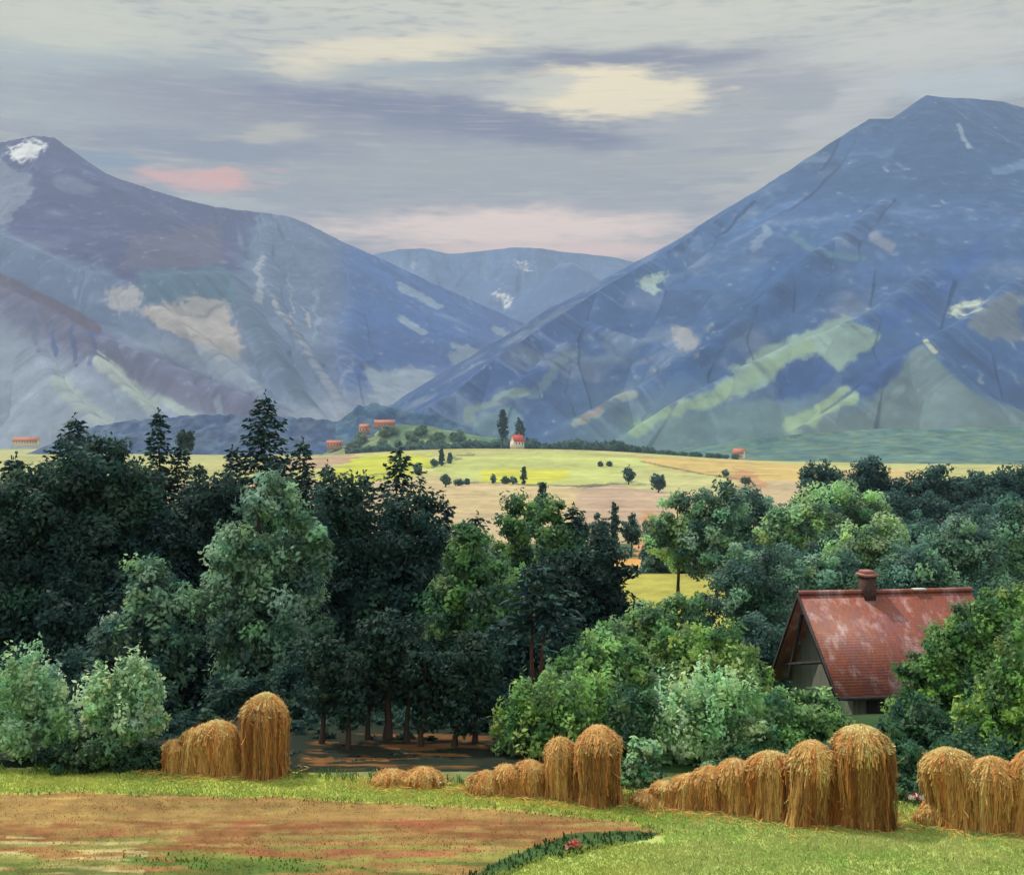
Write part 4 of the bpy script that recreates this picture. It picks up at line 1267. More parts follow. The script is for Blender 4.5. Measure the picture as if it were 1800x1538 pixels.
pr = proto('orchard_tree', 'rounded olive green tree on the orchard slope below the farm roofs', 'tree', 15, 9, (0.09, 0.14, 0.09), (0.22, 0.30, 0.16), 2.4, GO)
first = True
for i in range(34):
    px = rng.uniform(612, 830)
    D = rng.uniform(1900, 2040)
    if px > 760:
        D = rng.uniform(1960, 2040)
    x = (px - 900) / F * D
    loc = (x, D, hill_z(x, D))
    s = rng.uniform(0.7, 1.25)
    if first:
        pr.location = loc
        pr.scale = (s, s, s)
        first = False
    else:
        dup(pr, loc, None, s, rng.uniform(0, 6.28))
ph = proto('hedgerow_tree', 'dark green tree in the long hedgerow behind the yellow field', 'tree', 13, 8, (0.05, 0.11, 0.105), (0.10, 0.18, 0.155), 2.2, GH)
first = True
for i in range(56):
    px = 620 + i * 12.2 + rng.uniform(-5, 5)
    D = np.interp(px, [600, 800, 930, 1150, 1310], [1860, 1880, 1850, 1800, 1780]) + rng.uniform(-20, 30)
    x = (px - 900) / F * D
    z = hill_z(x, D)
    s = rng.uniform(0.8, 1.3) * np.interp(px, [600, 730, 930, 1080, 1160, 1310], [1.0, 1.3, 1.75, 1.5, 0.9, 0.55])
    if first:
        ph.location = (x, D, z)
        ph.scale = (s, s, s)
        first = False
    else:
        dup(ph, (x, D, z), None, s, rng.uniform(0, 6.28))


# ------------------------------------------------------------------ houses
def boxq(x0, x1, y0, y1, z0, z1):
    V = np.array([(x0, y0, z0), (x1, y0, z0), (x1, y1, z0), (x0, y1, z0), (x0, y0, z1), (x1, y0, z1), (x1, y1, z1), (x0, y1, z1)], float)
    Q = np.array([(0, 3, 2, 1), (4, 5, 6, 7), (0, 1, 5, 4), (1, 2, 6, 5), (2, 3, 7, 6), (3, 0, 4, 7)])
    return V, Q


def slabq(p0, p1, p2, p3, th):
    """a slab of thickness th below the quad p0..p3"""
    a = np.array([p0, p1, p2, p3], float)
    n = unit(np.cross(a[1] - a[0], a[3] - a[0]))
    if n[2] < 0:
        n = -n
    b = a - n * th
    V = np.concatenate([a, b])
    Q = np.array([(0, 1, 2, 3), (7, 6, 5, 4), (0, 4, 5, 1), (1, 5, 6, 2), (2, 6, 7, 3), (3, 7, 4, 0)])
    return V, Q


M_WHITE = flat('whitewash', (0.72, 0.68, 0.62), 0.9, 0.5, 0.1)
M_TERRA = flat('terracotta_roof', (0.50, 0.20, 0.12), 0.85, 0.6, 0.25)
M_REDFAR = flat('red_roof', (0.55, 0.10, 0.07), 0.85, 0.6, 0.25)
M_PANE = flat('dark_window', (0.03, 0.035, 0.045), 0.3, 1, 0.2, 0.0)
M_PINKW = flat('pink_plaster', (0.52, 0.30, 0.22), 0.9, 0.5, 0.15)


def farhouse(label, px, py, D, w, dpt, hw, hr, rz, wall, roof, name='farmhouse'):
    x, y, z = P(px, py, D)
    root = thing(name, label, 'house', (x, y, z), 'farm buildings across the valley', rz)
    V, Q = boxq(-w / 2, w / 2, -dpt / 2, dpt / 2, -4.0, hw)
    g = np.array([(-w / 2, -dpt / 2, hw), (-w / 2, dpt / 2, hw), (-w / 2, 0, hw + hr * 0.97), (-w / 2, 0, hw + hr * 0.97), (w / 2, -dpt / 2, hw), (w / 2, 0, hw + hr * 0.97), (w / 2, dpt / 2, hw), (w / 2, 0, hw + hr * .97)])
    V2, Q2, _ = join([(V, Q)])
    mesh('wall', V2, Q2, wall, root)
    gw = np.array([(-w / 2, -dpt / 2, hw), (-w / 2, dpt / 2, hw), (-w / 2, 0, hw + hr * 0.95), (w / 2, -dpt / 2, hw), (w / 2, dpt / 2, hw), (w / 2, 0, hw + hr * 0.95)])
    mesh('gable', gw, np.array([(0, 2, 1), (3, 4, 5)]), wall, root)
    e = 0.12
    rf = join([slabq((-w / 2 - .8, -dpt / 2 * (1 + e), hw - hr * e), (w / 2 + .8, -dpt / 2 * (1 + e), hw - hr * e), (w / 2 + .8, 0, hw + hr), (-w / 2 - .8, 0, hw + hr), 0.35),
               slabq((-w / 2 - .8, dpt / 2 * (1 + e), hw - hr * e), (w / 2 + .8, dpt / 2 * (1 + e), hw - hr * e), (w / 2 + .8, 0.01, hw + hr), (-w / 2 - .8, 0.01, hw + hr), 0.35)])
    mesh('roof', rf[0], rf[1], roof, root)
    n = max(2, int(w / 5))
    for k in range(n):
        cx = -w / 2 + (k + 0.5) * w / n
        V, Q = boxq(cx - .7, cx + .7, -dpt / 2 - 0.08, -dpt / 2 + 0.05, hw * 0.35, hw * 0.75)
        mesh('window', V, Q, M_PANE, root)
    V, Q = boxq(w * 0.18, w * 0.18 + 1.4, 0.6, 2.0, hw + hr * 0.5, hw + hr + 1.8)
    mesh('chimney', V, Q, roof, root)
    return root


farhouse('pinkish farmhouse with a long terracotta roof on top of the orchard slope', 676, 750, 2030, 36, 14, 6, 6, 0.15, M_PINKW, M_TERRA)
farhouse('small terracotta-roofed house lower down the orchard slope', 641, 760, 2040, 17, 14, 9, 6, -0.2, M_PINKW, M_TERRA)
farhouse('pink house at the foot of the orchard slope beside the wood', 588, 787, 2000, 26, 14, 8, 5, 0.1, M_PINKW, M_TERRA)
farhouse('red-roofed white farmhouse beside the tall dark poplar', 909, 785, 1640, 16, 14, 8, 9, 0.5, M_WHITE, M_REDFAR)
farhouse('lone white house with an orange roof under the right mountain', 1299, 808, 1800, 17, 14, 10, 8, -0.5, M_WHITE, M_TERRA)
farhouse('long orange-roofed farm at the far left beyond the wood', 46, 782, 2200, 46, 16, 7, 8, 0.1, M_WHITE, M_TERRA)


# ------------------------------------------------------------------ the red-roofed house
def red_house():
    th = 0.14
    ridge0 = P(1425, 1043, 50.0)
    dr = np.array([math.cos(th), math.sin(th), 0])          # along the ridge
    dn = np.array([math.sin(th), -math.cos(th), 0])         # towards the viewer
    gx, gy = ridge0[0], ridge0[1]
    gz = float(G(gx, gy)) - 0.3
    root = thing('red_roofed_house', 'weathered house with a steep rusty red roof and grey gable among the bushes', 'house', (gx, gy, gz))
    o = np.array([gx, gy, gz])
    zr = ridge0[2] - gz
    ze_n = CAM_H + (769 - 1222) / F * 46.2 - gz            # near eave
    ze_f = ze_n - 0.80
    Wn, Wf, Ln = 4.0, 3.4, 7.5
    def q(u, n, z):
        return dr * u + dn * n + np.array([0, 0, z])
    M_ROOF = bpy.data.materials.new('rusty_red_roof')
    M_ROOF.use_nodes = True
    t = M_ROOF.node_tree
    b = t.nodes['Principled BSDF']
    b.inputs['Roughness'].default_value = 0.6
    tcn = t.nodes.new('ShaderNodeTexCoord')
    def noise(scale, stretch, det=6):
        mp = t.nodes.new('ShaderNodeMapping')
        mp.inputs['Scale'].default_value = stretch
        t.links.new(tcn.outputs['Object'], mp.inputs[0])
        n = t.nodes.new('ShaderNodeTexNoise')
        n.inputs['Scale'].default_value = scale
        n.inputs['Detail'].default_value = det
        n.inputs['Roughness'].default_value = 0.62
        t.links.new(mp.outputs[0], n.inputs['Vector'])
        return n.outputs['Fac']
    def ramp2(f, a, b_):
        r = t.nodes.new('ShaderNodeMapRange')
        r.inputs['From Min'].default_value = a
        r.inputs['From Max'].default_value = b_
        t.links.new(f, r.inputs['Value'])
        return r.outputs[0]
    def mix(f, a, b_):
        m = t.nodes.new('ShaderNodeMix')
        m.data_type = 'RGBA'
        t.links.new(f, m.inputs[0])
        for s, v in ((m.inputs[6], a), (m.inputs[7], b_)):
            if isinstance(v, tuple):
                s.default_value = (*v, 1)
            else:
                t.links.new(v, s)
        return m.outputs[2]
    c = mix(ramp2(noise(0.8, (1, 1, 0.6)), 0.42, 0.6), L(126, 70, 68), L(138, 74, 52))
    c = mix(ramp2(noise(1.3, (1.3, 1, 0.35)), 0.50, 0.66), c, L(172, 138, 138))
    c = mix(ramp2(noise(1.5, (1.6, 1, 0.35), 5), 0.56, 0.72), c, L(168, 78, 50))
    c = mix(ramp2(noise(5, (2.2, 1, 0.25)), 0.48, 0.75), c, L(92, 56, 54))
    t.links.new(c, b.inputs['Base Color'])
    w = t.nodes.new('ShaderNodeTexWave')
    w.inputs['Scale'].default_value = 3.2
    w.bands_direction = 'Z'
    w.inputs['Distortion'].default_value = 1.2
    t.links.new(tcn.outputs['Object'], w.inputs['Vector'])
    bp = t.nodes.new('ShaderNodeBump')
    bp.inputs['Strength'].default_value = 0.12
    bp.inputs['Distance'].default_value = 0.05
    t.links.new(w.outputs['Fac'], bp.inputs['Height'])
    t.links.new(bp.outputs[0], b.inputs['Normal'])
    M_WALL = flat('grey_green_boards', (0.20, 0.21, 0.175), 0.9, 3, 0.3, 0.5, (3, 3, 0.2))
    M_DARKW = flat('dark_timber', (0.05, 0.042, 0.045), 0.9, 4, 0.35, 0.5, (1, 1, 0.2))
    M_BRICK = flat('chimney_brick', (0.085, 0.05, 0.045), 0.9, 9, 0.4, 0.6)
    M_CAP = flat('chimney_cap', (0.38, 0.18, 0.16), 0.9, 6, 0.3)
    # roof slopes
    rf = slabq(q(-0.55, Wn, ze_n), q(Ln, Wn, ze_n), q(Ln, 0, zr), q(-0.55, 0, zr), 0.14)
    roof = mesh('roof', rf[0], rf[1], M_ROOF, root)
    rb = slabq(q(-0.55, -Wf, ze_f), q(-0.55, -0.02, zr), q(Ln, -0.02, zr), q(Ln, -Wf, ze_f), 0.14)
    mesh('roof', rb[0], rb[1], M_ROOF, root)
    # ridge tiles
    V, Q = tube([q(-0.6, 0, zr + 0.03), q(Ln * 0.5, 0, zr + 0.01), q(Ln + 0.05, 0, zr + 0.03)], [0.12] * 3, 8)
    mesh('ridge_cap', V, Q, M_ROOF, roof, smooth=True)
    # barge boards along the gable verge
    for s, W, ze in ((1, Wn, ze_n), (-1, Wf, ze_f)):
        a, bb = q(-0.62, s * (W + 0.05), ze - 0.20), q(-0.62, 0, zr - 0.20)
        up = np.array([0, 0, 0.24])
        dv = dr * 0.06
        V = np.array([a, bb, bb + up, a + up, a + dv, bb + dv, bb + up + dv, a + up + dv])
        mesh('barge_board', V, np.array([(0, 1, 2, 3), (7, 6, 5, 4), (0, 4, 5, 1), (3, 2, 6, 7), (0, 3, 7, 4), (1, 5, 6, 2)]), M_DARKW, root)
    # gable wall
    iw, io = 3.45, 2.95
    kz = lambda n: zr + (ze_n - zr) * n / Wn if n > 0 else zr + (ze_f - zr) * (-n) / Wf
    V = np.array([q(0.35, iw, 0), q(0.35, iw, kz(iw) - 0.18), q(0.35, 0, zr - 0.2), q(0.35, -io, kz(-io) - 0.18), q(0.35, -io, 0),
                  q(0.6, iw, 0), q(0.6, iw, kz(iw) - 0.18), q(0.6, 0, zr - 0.2), q(0.6, -io, kz(-io) - 0.18), q(0.6, -io, 0)])
    me = bpy.data.meshes.new('gable_wall')
    me.from_pydata([tuple(v) for v in V], [], [(0, 1, 2, 3, 4), (9, 8, 7, 6, 5), (0, 5, 6, 1), (1, 6, 7, 2), (2, 7, 8, 3), (3, 8, 9, 4)])
    me.materials.append(M_WALL)
    gw = bpy.data.objects.new('gable_wall', me)
    C.objects.link(gw)
    gw.parent = root
    # gable brace and collar
    V, Q = tube([q(-0.25, -1.9, kz(-1.9) - 1.6), q(-0.25, -0.35, zr - 1.0)], [0.08, 0.08], 6)
    mesh('brace', V, Q, M_DARKW, root)
    V, Q = tube([q(-0.25, -2.6, kz(-2.6) - 0.25), q(-0.25, 2.5, kz(2.5) - 0.25)], [0.08, 0.08], 6)
    mesh('collar_beam', V, Q, M_DARKW, root)
    # long front wall under the near eave and back wall
    def wallbox(n0, n1, ztop, u0, u1, z0=0.0):
        V = np.array([q(u0, n0, z0), q(u1, n0, z0), q(u1, n1, z0), q(u0, n1, z0), q(u0, n0, ztop), q(u1, n0, ztop), q(u1, n1, ztop), q(u0, n1, ztop)])
        return V, np.array([(0, 3, 2, 1), (4, 5, 6, 7), (0, 1, 5, 4), (1, 2, 6, 5), (2, 3, 7, 6), (3, 0, 4, 7)])
    V, Q = wallbox(iw - 0.22, iw, kz(iw) - 0.2, 0.62, Ln - 0.4)
    mesh('front_wall', V, Q, M_WALL, root)
    V, Q = wallbox(-io, -io + 0.22, kz(-io) - 0.2, 0.62, Ln - 0.4)
    mesh('back_wall', V, Q, M_WALL, root)
    V, Q = wallbox(iw + 0.003, iw + 0.05, 2.55, 0.95, 2.5)
    d = mesh('door', V, Q, M_DARKW, root)
    V, Q = wallbox(Wn - 0.05, Wn + 0.09, ze_n - 0.02, -0.5, Ln, ze_n - 0.16)
    mesh('gutter', V, Q, M_DARKW, roof)
    V, Q = wallbox(iw + 0.053, iw + 0.11, 1.55, 2.3, 2.36, 1.40)
    mesh('handle', V, Q, M_WALL, d)
    # chimney
    u0, n0 = 2.62, 0.0
    V, Q = wallbox(n0 - 0.36, n0 + 0.36, zr + 0.72, u0 - 0.26, u0 + 0.26, zr - 0.5)
    ch = mesh('chimney', V, Q, M_BRICK, root)
    V, Q = wallbox(n0 - 0.44, n0 + 0.44, zr + 0.84, u0 - 0.34, u0 + 0.34, zr + 0.723)
    V2, Q2 = wallbox(n0 - 0.32, n0 + 0.32, zr + 0.98, u0 - 0.22, u0 + 0.22, zr + 0.843)
    V, Q, _ = join([(V, Q), (V2, Q2)])
    mesh('chimney_cap', V, Q, M_CAP, ch)
    V, Q = wallbox(-0.1, 0.16, zr + 0.14, 4.75, 5.35, zr + 0.06)  # small white block set on the ridge
    mesh('ridge_block', V, Q, M_WHITE, roof)


red_house()


# ------------------------------------------------------------------ straw stooks
ST_D = np.array(L(186, 132, 76))
ST_L = np.array(L(252, 206, 136))
CAP_D = np.array(L(238, 204, 132))
CAP_L = np.array(L(255, 246, 200))


def stook(label, px, ybase, ytop, wpx, group, name='straw_stook', cat='stook', lean=0.0, squat=False, ear=(0, 0, 0), hollow=0.0):
    # stands on the field: its distance follows from where its foot meets the ground
    Ds = np.linspace(23, 36, 400)
    zr = CAM_H + (769 - ybase) / F * Ds
    D = float(Ds[np.argmin(np.abs(G((px - 900) / F * Ds, Ds) - zr))])
    x = (px - 900) / F * D
    z = float(G(x, D))
    h = (ybase - ytop) / F * D
    r = wpx / 2 / F * D
    root = thing(name, label, cat, (x, D, z), group)
    sy = rng.uniform(0.7, 0.95)
    sh0 = sh1 = fl = 0
    def prof(t):
        """radius at relative height t"""
        if squat:
            return r * (1 - t ** 2.2) ** 0.6
        return r * (0.95 + 0.06 * math.sin(t * 3.0) - fl * (t - 0.4) + 0.10 * max(0, 0.16 - t) / 0.16) * max(0.0, 1 - max(0, (t - sh0) / (1 - sh0)) ** sh1) ** 0.55
    sh0, sh1, fl = rng.uniform(0.48, 0.72), rng.uniform(1.7, 3.4), rng.uniform(-0.10, 0.14)
    if not lean:
        lean = rng.normal() * 0.07
    lph = rng.random(4) * 6.28
    lump = lambda a, t: 1 + 0.09 * np.sin(2 * a + lph[0] + 3 * t) + 0.09 * np.sin(3 * a + lph[1] - 5 * t) + 0.06 * np.sin(5 * a + lph[2] + 5 * t)
    # inner core
    n, s = 14, 20
    V, Q = [], []
    for i in range(n + 1):
        t = i / n * 0.97
        R = prof(t) * 0.86
        for k in range(s):
            a = 2 * math.pi * k / s
            j = lump(a, t) * (1 + 0.03 * rng.normal())
            V.append((R * j * math.cos(a) + lean * t * h, R * j * math.sin(a) * sy, t * h))
    for i in range(n):
        for k in range(s):
            Q.append((i * s + k, i * s + (k + 1) % s, (i + 1) * s + (k + 1) % s, (i + 1) * s + k))
    V.append((lean * h, 0, h * 0.975))
    for k in range(s):
        Q.append((n * s + k, n * s + (k + 1) % s, len(V) - 1, len(V) - 1))
    V = np.array(V)
    Qa = np.array(Q)
    Qa = Qa.copy()
    tone = rng.random((len(V), 1))
    core = (V, Qa[:-s], ST_D * 0.8 + (ST_L - ST_D) * 0.5 * tone)
    # bundles of stalks standing up the sides: each bundle has one tint
    nb = int(26 + 12 * r)
    bt = rng.beta(1.6, 1.8, nb)
    bred = rng.random(nb)
    N = int(3600 * max(0.35, r * h / 1.2))
    a = rng.random(N) * 2 * math.pi
    b = ((a / (2 * math.pi) * nb).astype(int)) % nb
    t = rng.random(N) * 0.93
    R = np.array([prof(v) for v in t]) * (0.90 + 0.12 * rng.random(N) + 0.06 * np.cos(a * nb / 2)) * lump(a, t)
    pos = np.stack([R * np.cos(a) + lean * t * h, R * np.sin(a) * sy, t * h + 0.03], 1)
    t2 = np.minimum(t + 0.06, 0.99)
    R2 = np.array([prof(v) for v in t2])
    up = np.stack([(R2 - np.array([prof(v) for v in t])) * np.cos(a), (R2 - np.array([prof(v) for v in t])) * np.sin(a) * sy, (t2 - t) * h + 1e-3], 1)
    d = unit(unit(up) + (0.09 + 0.45 * (rng.random(N) < 0.03))[:, None] * rng.normal(size=(N, 3)))
    c = ST_D + (ST_L - ST_D) * np.clip(bt[b] * 0.8 + 0.25 * rng.random(N), 0, 1)[:, None]
    red = (bred[b] > 0.72)[:, None]
    c = np.where(red, c * np.array([1.03, 0.86, 0.78]), c)
    if hollow:  # front shade painted into the straw colour; no recess is modelled
        shade_arch = (np.abs(np.angle(np.exp(1j * (a + math.pi / 2 - 0.15)))) < 0.75 + 0.2 * fbm(t * 5, a * 2, 2, 9)) & (t < hollow) 
        c = np.where(shade_arch[:, None], c * np.array([0.55, 0.50, 0.46]), c)
    c = c * (0.7 + 0.6 * rng.random((N, 1)))
    out = np.stack([np.cos(a), np.sin(a) * sy, np.zeros(N)], 1)
    ln = (0.22 + 0.28 * rng.random(N)) * min(1, h / 1.4 + 0.25)
    rr = unit(np.cross(d, out))
    w = rr * (0.007 + 0.010 * rng.random(N))[:, None]
    A = pos - d * (ln / 2)[:, None]
    B = pos + d * (ln / 2)[:, None] + out * (0.03 * rng.random(N))[:, None]
    Vs = np.stack([A - w, A + w, B + w * 0.5, B - w * 0.5], 1).reshape(-1, 3)
    Vs[:, 2] = np.maximum(Vs[:, 2], 0.0)
    stalks = (Vs, np.arange(4 * N).reshape(N, 4), np.repeat(np.clip(c, 0.01, 0.8), 4, 0))
    V, Q, Cc = join([core, stalks])
    mesh('body', V, Q, M_STRAW, root, Cc)
    # the cap: ears drooping outwards over the top
    N = int(2400 * max(0.35, r * h / 1.2))
    lo = 0.25 if squat else rng.uniform(0.62, 0.78)
    t = lo + (1 - lo) * rng.random(N) ** 0.8
    a = rng.random(N) * 2 * math.pi
    R = np.array([prof(min(v, 0.995)) for v in t]) * (0.92 + 0.16 * rng.random(N)) * lump(a, t)
    pos = np.stack([R * np.cos(a) + lean * t * h, R * np.sin(a) * sy, t * h + 0.02], 1)
    out = np.stack([np.cos(a), np.sin(a), 0.15 + 0 * a], 1)
    d = unit(out * 0.7 + np.array([0, 0, -0.35]) + 0.40 * rng.normal(size=(N, 3)))
    ln = 0.05 + 0.08 * rng.random(N)
    c = (CAP_D + (CAP_L - CAP_D) * rng.random((N, 1))) * (0.75 + 0.45 * rng.random((N, 1))) * (1 + np.array(ear))
    V, Q, Cc = leaf_quads(pos, d, ln, 0.34, np.clip(c, 0.01, 0.85))
    # plus a thin skin of matted ears so that the top closes
    V2, Q2 = [], []
    m = 7
    for i in range(m + 1):
        tt = lo + 0.05 + (0.985 - lo - 0.05) * i / m
        for k in range(s):
            aa = 2 * math.pi * k / s
            RR = prof(tt) * 0.93 * (1 + 0.03 * rng.normal()) * lump(aa, tt)
            V2.append((RR * math.cos(aa) + lean * tt * h, RR * math.sin(aa) * sy, tt * h + 0.015))
    for i in range(m):
        for k in range(s):
            Q2.append((i * s + k, i * s + (k + 1) % s, (i + 1) * s + (k + 1) % s, (i + 1) * s + k))
    # close the top with a pinched ring
    base_i = len(V2)
    for k in range(s):
        aa = 2 * math.pi * k / s
        V2.append((0.02 * r * math.cos(aa) + lean * h, 0.02 * r * math.sin(aa), h * 1.0))
    for k in range(s):
        Q2.append((m * s + k, m * s + (k + 1) % s, base_i + (k + 1) % s, base_i + k))
    V2 = np.array(V2)
    skin = (V2, np.array(Q2), np.tile(CAP_D * 0.9, (len(V2), 1)) * (0.8 + 0.4 * rng.random((len(V2), 1))))
    V, Q, Cc = join([(V, Q, Cc), skin])
    mesh('cap', V, Q, M_STRAW, root, Cc)
    return root


G1 = 'straw stooks at the left of the field'
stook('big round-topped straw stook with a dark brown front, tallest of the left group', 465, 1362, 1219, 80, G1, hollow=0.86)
stook('straw stook leaning against the left side of the big round-topped one', 398, 1358, 1268, 66, G1)
stook('slender yellow-topped stook, third from the big round-topped one', 360, 1356, 1276, 50, G1)
stook('narrow pale stook with dark gaps, near the end of the left row', 332, 1355, 1284, 46, G1)
stook('smallest pale stook at the tapering left end of the left row', 308, 1354, 1302, 42, G1)
G2 = 'straw stooks in the middle of the field'
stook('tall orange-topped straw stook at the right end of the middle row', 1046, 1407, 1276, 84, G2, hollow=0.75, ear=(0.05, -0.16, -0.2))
stook('yellow straw stook pressed against the tall orange-topped one', 984, 1400, 1297, 54, G2)
stook('short pinkish straw stook in the middle row with dark seams', 932, 1396, 1338, 58, G2, ear=(0.05, -0.12, -0.1))
stook('short lumpy straw stook left of the pinkish one', 896, 1394, 1346, 54, G2)
stook('low slumped straw heap at the left end of the middle row', 856, 1391, 1356, 70, G2, squat=True)
stook('small low heap of loose straw on the grass, its left half', 690, 1377, 1354, 66, 'loose straw heaps', 'straw_heap', 'straw heap', squat=True)
stook('rounder low heap of loose straw nearest the slim trunk', 742, 1379, 1350, 70, 'loose straw heaps', 'straw_heap', 'straw heap', squat=True)
G3 = 'straw stooks of the long row in front of the house'
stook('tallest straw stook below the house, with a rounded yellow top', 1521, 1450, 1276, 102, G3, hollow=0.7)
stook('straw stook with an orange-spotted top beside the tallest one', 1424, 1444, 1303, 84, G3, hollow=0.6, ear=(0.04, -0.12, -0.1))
stook('broad sloping straw stook, third from the tallest one', 1352, 1430, 1322, 86, G3)
stook('straw stook with a dark seam in the middle of the long row', 1294, 1424, 1336, 74, G3)
stook('yellow-tipped small stook in the falling part of the long row', 1248, 1420, 1348, 64, G3)
stook('small brown stook next to last in the long row', 1210, 1416, 1362, 58, G3)
stook('short brown stook close to the low end of the long row', 1174, 1413, 1376, 58, G3)
stook('lowest slumped straw at the left tip of the long row', 1140, 1411, 1390, 62, G3, squat=True)
stook('lone tuft of straw filling the gap between the two highest stooks of the row', 1472, 1440, 1352, 30, G3)
G4 = 'straw stooks at the far right of the field'
stook('pointed yellowish straw stook at the left of the far right group', 1686, 1448, 1316, 92, G4)
stook('wide rusty straw stook in the middle of the far right group', 1744, 1454, 1332, 98, G4, ear=(0.06, -0.1, -0.15))
stook('straw stook cut off by the right edge of the photograph', 1800, 1456, 1318, 92, G4, ear=(0.06, -0.1, -0.15))
stook('low slumped straw spilling left from the far right group', 1640, 1446, 1408, 60, G4, squat=True)


# ------------------------------------------------------------------ flowers
M_PETAL = colmat('petals', 0.6, None, trans=0.3)


def flowers(label, px, py, w, hpx, cols, name, n=60):
    Ds = np.linspace(23, 36, 400)
    zr = CAM_H + (769 - py) / F * Ds
    D = float(Ds[np.argmin(np.abs(G((px - 900) / F * Ds, Ds) - zr))])
    x = (px - 900) / F * D
    root = thing(name, label, 'flowers', (x, D, float(G(x, D))))
    r = w / 2 / F * D
    h = hpx / F * D
    N = n
    stem = np.stack([r * rng.normal(size=N) * 0.5, r * rng.normal(size=N) * 0.5, np.zeros(N)], 1)
    tip = stem * 1.2 + np.array([0, 0, 1.0]) * (h * (0.5 + 0.5 * rng.random(N)))[:, None]
    d = unit(tip - stem)
    V, Q, Cc = leaf_quads((stem + tip) / 2, d, np.linalg.norm(tip - stem, axis=1), 0.10, np.tile(np.array([[0.05, 0.13, 0.04]]), (N, 1)))
    mesh('stems', V, Q, M_GRASS, root, Cc)
    m = 6
    k = np.repeat(np.arange(N), m)
    cc = np.array(cols)[rng.integers(0, len(cols), N)][k]
    V, Q, Cc = leaf_quads(tip[k] + 0.025 * rng.normal(size=(N * m, 3)), unit(rng.normal(size=(N * m, 3))), np.full(N * m, 0.085), 0.7, cc)
    mesh('blossoms', V, Q, M_PETAL, root, Cc)


flowers('small clump of white and red flowers beside the far right straw', 1610, 1412, 16, 16, [(0.75, 0.72, 0.70), (0.75, 0.72, 0.70), (0.6, 0.05, 0.04)], 'flower_clump', 26)
flowers('clump of red poppies on the dark green baulk', 1010, 1492, 22, 12, [(0.55, 0.06, 0.05), (0.6, 0.30, 0.26)], 'poppy_clump', 14)


# ------------------------------------------------------------------ grass and stubble
def blades(name, label, N, sel, hrange, colfn, width=0.011, lean=0.35):
    D = 21.5 + (32.5 - 21.5) * rng.random(N)
    px = rng.uniform(-120, 1920, N)
    x = (px - 900) / F * D
    z = G(x, D)
    py = 769 - F * (z - CAM_H) / D
    n1 = fbm(x / 1.4, D / 0.9, 3, 160) - 0.5
    ok = sel(px + 30 * n1, py + 8 * n1)
    x, D, z, px, py, n1 = [v[ok] for v in (x, D, z, px, py, n1)]
    n = len(x)
    h = rng.uniform(*hrange, n) * (1 + 0.9 * n1)
    base = np.stack([x, D, z - 0.01], 1)
    tip = base + np.stack([lean * h * rng.normal(size=n), lean * h * rng.normal(size=n), h], 1)
    a = rng.random(n) * 6.28
    w = np.stack([np.cos(a), np.sin(a), 0 * a], 1) * (width * (0.7 + 0.6 * rng.random(n)))[:, None]
    mid = (base + tip) / 2 + np.array([0, 0, 1.0]) * (0.08 * h)[:, None]
    V = np.stack([base - w, base + w, mid + w * 0.8, tip, mid - w * 0.8], 1)
    V = np.stack([V[:, 0], V[:, 1], V[:, 2], V[:, 4], V[:, 3]], 1)
    Q = (np.arange(n)[:, None] * 5 + np.array([0, 1, 2, 3])).reshape(-1, 4)
    Q2 = (np.arange(n)[:, None] * 5 + np.array([3, 2, 4, 4])).reshape(-1, 4)
    c = colfn(px, py, n1, n) * (0.86 + 0.28 * rng.random((n, 1)))
    Q3 = np.concatenate([Q])
    # tips as their own kites
    o = mesh(name, V.reshape(-1, 3), Q3, M_GRASS, col=np.repeat(np.clip(c, 0.01, 0.8), 5, 0))
    o['kind'] = 'stuff'
    o['label'] = label
    o['category'] = 'grass'
    return o


_top = lambda px: np.interp(px, [-300, 0, 250, 500, 700, 1000, 1200, 1560, 1800, 2200], [1352, 1352, 1352, 1358, 1374, 1384, 1398, 1410, 1420, 1440])
_low = lambda px: np.interp(px, [-300, 0, 100, 500, 900, 1100, 1168, 1172], [1398, 1396, 1392, 1402, 1424, 1444, 1466, 1600])
_diag = lambda px: np.interp(px, [-300, 800, 880, 940, 1000, 1090, 1172], [1700, 1545, 1512, 1490, 1472, 1464, 1464])
STRIP = [(800, 1545), (880, 1512), (930, 1490), (1000, 1468), (1090, 1460), (1172, 1462), (1140, 1478), (1010, 1500), (930, 1520), (860, 1550)]
GST = [(220, 1502), (330, 1508), (480, 1512), (620, 1516), (610, 1534), (300, 1526)]


def gcol(px, py, n1, n):
    k = np.clip(0.55 + 1.5 * n1 + 0.12 * rng.normal(size=n), 0, 1)[:, None]
    c = np.array(L(170, 192, 92)) * (1 - k) + np.array(L(206, 210, 122)) * k
    right = sm(px, 1050, 1250)[:, None]
    c2 = np.array(L(166, 192, 104)) * (1 - k) + np.array(L(210, 216, 146)) * k
    return (c * (1 - right) + c2 * right) * 0.86


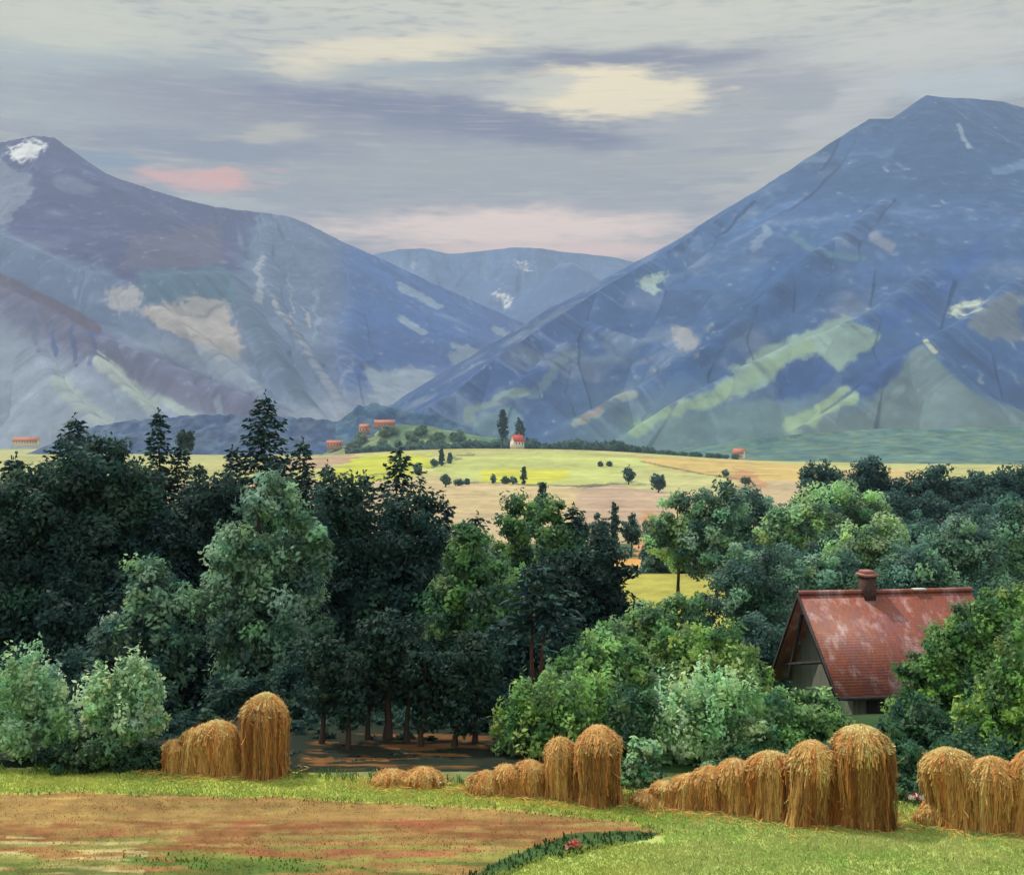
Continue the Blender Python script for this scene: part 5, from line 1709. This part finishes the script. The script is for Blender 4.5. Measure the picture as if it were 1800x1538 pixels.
blades('grass', 'short yellow-green grass across the field', 260000, lambda px, py: (py > _top(px) - 1) & ((py < _low(px)) | (px > 1170) | (py > _diag(px) + 18)), (0.05, 0.13), gcol)
blades('stubble', 'orange brown stubble and weeds of the reaped plot', 45000, lambda px, py: (py > _low(px)) & (px <= 1172) & (py < _diag(px)), (0.02, 0.07),
       lambda px, py, n1, n: np.where((rng.random(n) > np.clip(0.5 + 2.0 * n1, 0.1, 0.9))[:, None], np.array(L(190, 156, 96)), np.array(L(168, 120, 70))) * 0.85)
blades('grass', 'dark green grass of the baulk between the two plots', 26000, lambda px, py: inpoly(px, py, STRIP), (0.08, 0.22), lambda px, py, n1, n: np.tile(np.array([[0.035, 0.085, 0.03]]), (n, 1)), 0.02)
blades('grass', 'streak of dark green grass along the bottom of the brown plot', 16000, lambda px, py: (np.hypot((px - 420) / 230, (py - 1519 - 0.02 * (px - 420)) / 15) + 1.6 * (fbm(px / 40, py / 6, 3, 5) - 0.5) < 0.85), (0.04, 0.12), lambda px, py, n1, n: np.tile(np.array([[0.09, 0.18, 0.035]]), (n, 1)), 0.018)


# loose straw and taller weeds round the stook feet
def litter():
    Vs, Qs, Cs, n = [], [], [], 0
    spots = [(o.location.x, o.location.y) for o in bpy.data.objects if o.name.split('.')[0] in ('straw_stook', 'straw_heap')]
    x, y = [], []
    for sx, sy_ in spots:
        m = 150
        a = rng.random(m) * 6.28
        q = 0.45 + 0.55 * np.abs(rng.normal(size=m))
        x.append(sx + q * np.cos(a))
        y.append(sy_ + q * np.sin(a) * 0.8)
    x = np.concatenate(x)
    y = np.concatenate(y)
    n = len(x)
    c = np.stack([x, y, G(x, y) + 0.035 + 0.03 * rng.random(n)], 1)
    d = unit(np.stack([rng.normal(size=n), rng.normal(size=n), 0.15 * rng.normal(size=n)], 1))
    V, Q, Cc = leaf_quads(c, d, 0.18 + 0.25 * rng.random(n), 0.07, np.array(L(226, 182, 108)) * (0.7 + 0.5 * rng.random((n, 1))))
    o = mesh('loose_straw', V, Q, M_STRAW, None, Cc)
    o['kind'] = 'stuff'
    o['label'] = 'loose straw scattered on the grass round the stooks'
    o['category'] = 'straw'


litter()
blades('weeds', 'taller uneven weeds along the back edge of the grass', 30000, lambda px, py: (np.abs(py - _top(px) - 2) < 9) & (fbm(px / 30, py / 30, 3, 191) > 0.45), (0.10, 0.34),
       lambda px, py, n1, n: np.array([[0.10, 0.19, 0.05]]) * (0.6 + 0.9 * rng.random((n, 1))), 0.014)
blades('weeds', 'scattered weeds and taller grass tufts in the green field', 9000, lambda px, py: ((py < _low(px)) | (px > 1170)) & (py > _top(px)) & (fbm(px / 50, py / 12, 3, 195) > 0.60), (0.10, 0.22),
       lambda px, py, n1, n: np.array([[0.20, 0.33, 0.09]]) * (0.6 + 0.9 * rng.random((n, 1))), 0.012)
blades('weeds', 'ragged grass along the boundary of the reaped plot', 22000, lambda px, py: (np.abs(py - _low(px)) < 6) & (px < 1172) & (fbm(px / 24, py / 24, 3, 197) > 0.42), (0.06, 0.2),
       lambda px, py, n1, n: np.array([[0.16, 0.22, 0.07]]) * (0.6 + 0.9 * rng.random((n, 1))), 0.012)


# ------------------------------------------------------------------ haze
def haze():
    V, Q = boxq(-16500, 16500, -1500, 13000, -46.5, 2400)
    m = bpy.data.materials.new('valley_haze')
    m.use_nodes = True
    t = m.node_tree
    t.nodes.remove(t.nodes['Principled BSDF'])
    v = t.nodes.new('ShaderNodeVolumePrincipled')
    v.inputs['Color'].default_value = (0.46, 0.62, 0.92, 1)
    v.inputs['Density'].default_value = HAZE_D
    v.inputs['Anisotropy'].default_value = 0.0
    t.links.new(v.outputs[0], t.nodes['Material Output'].inputs['Volume'])
    o = mesh('haze', V, Q, m)
    o['kind'] = 'stuff'
    return o


haze()
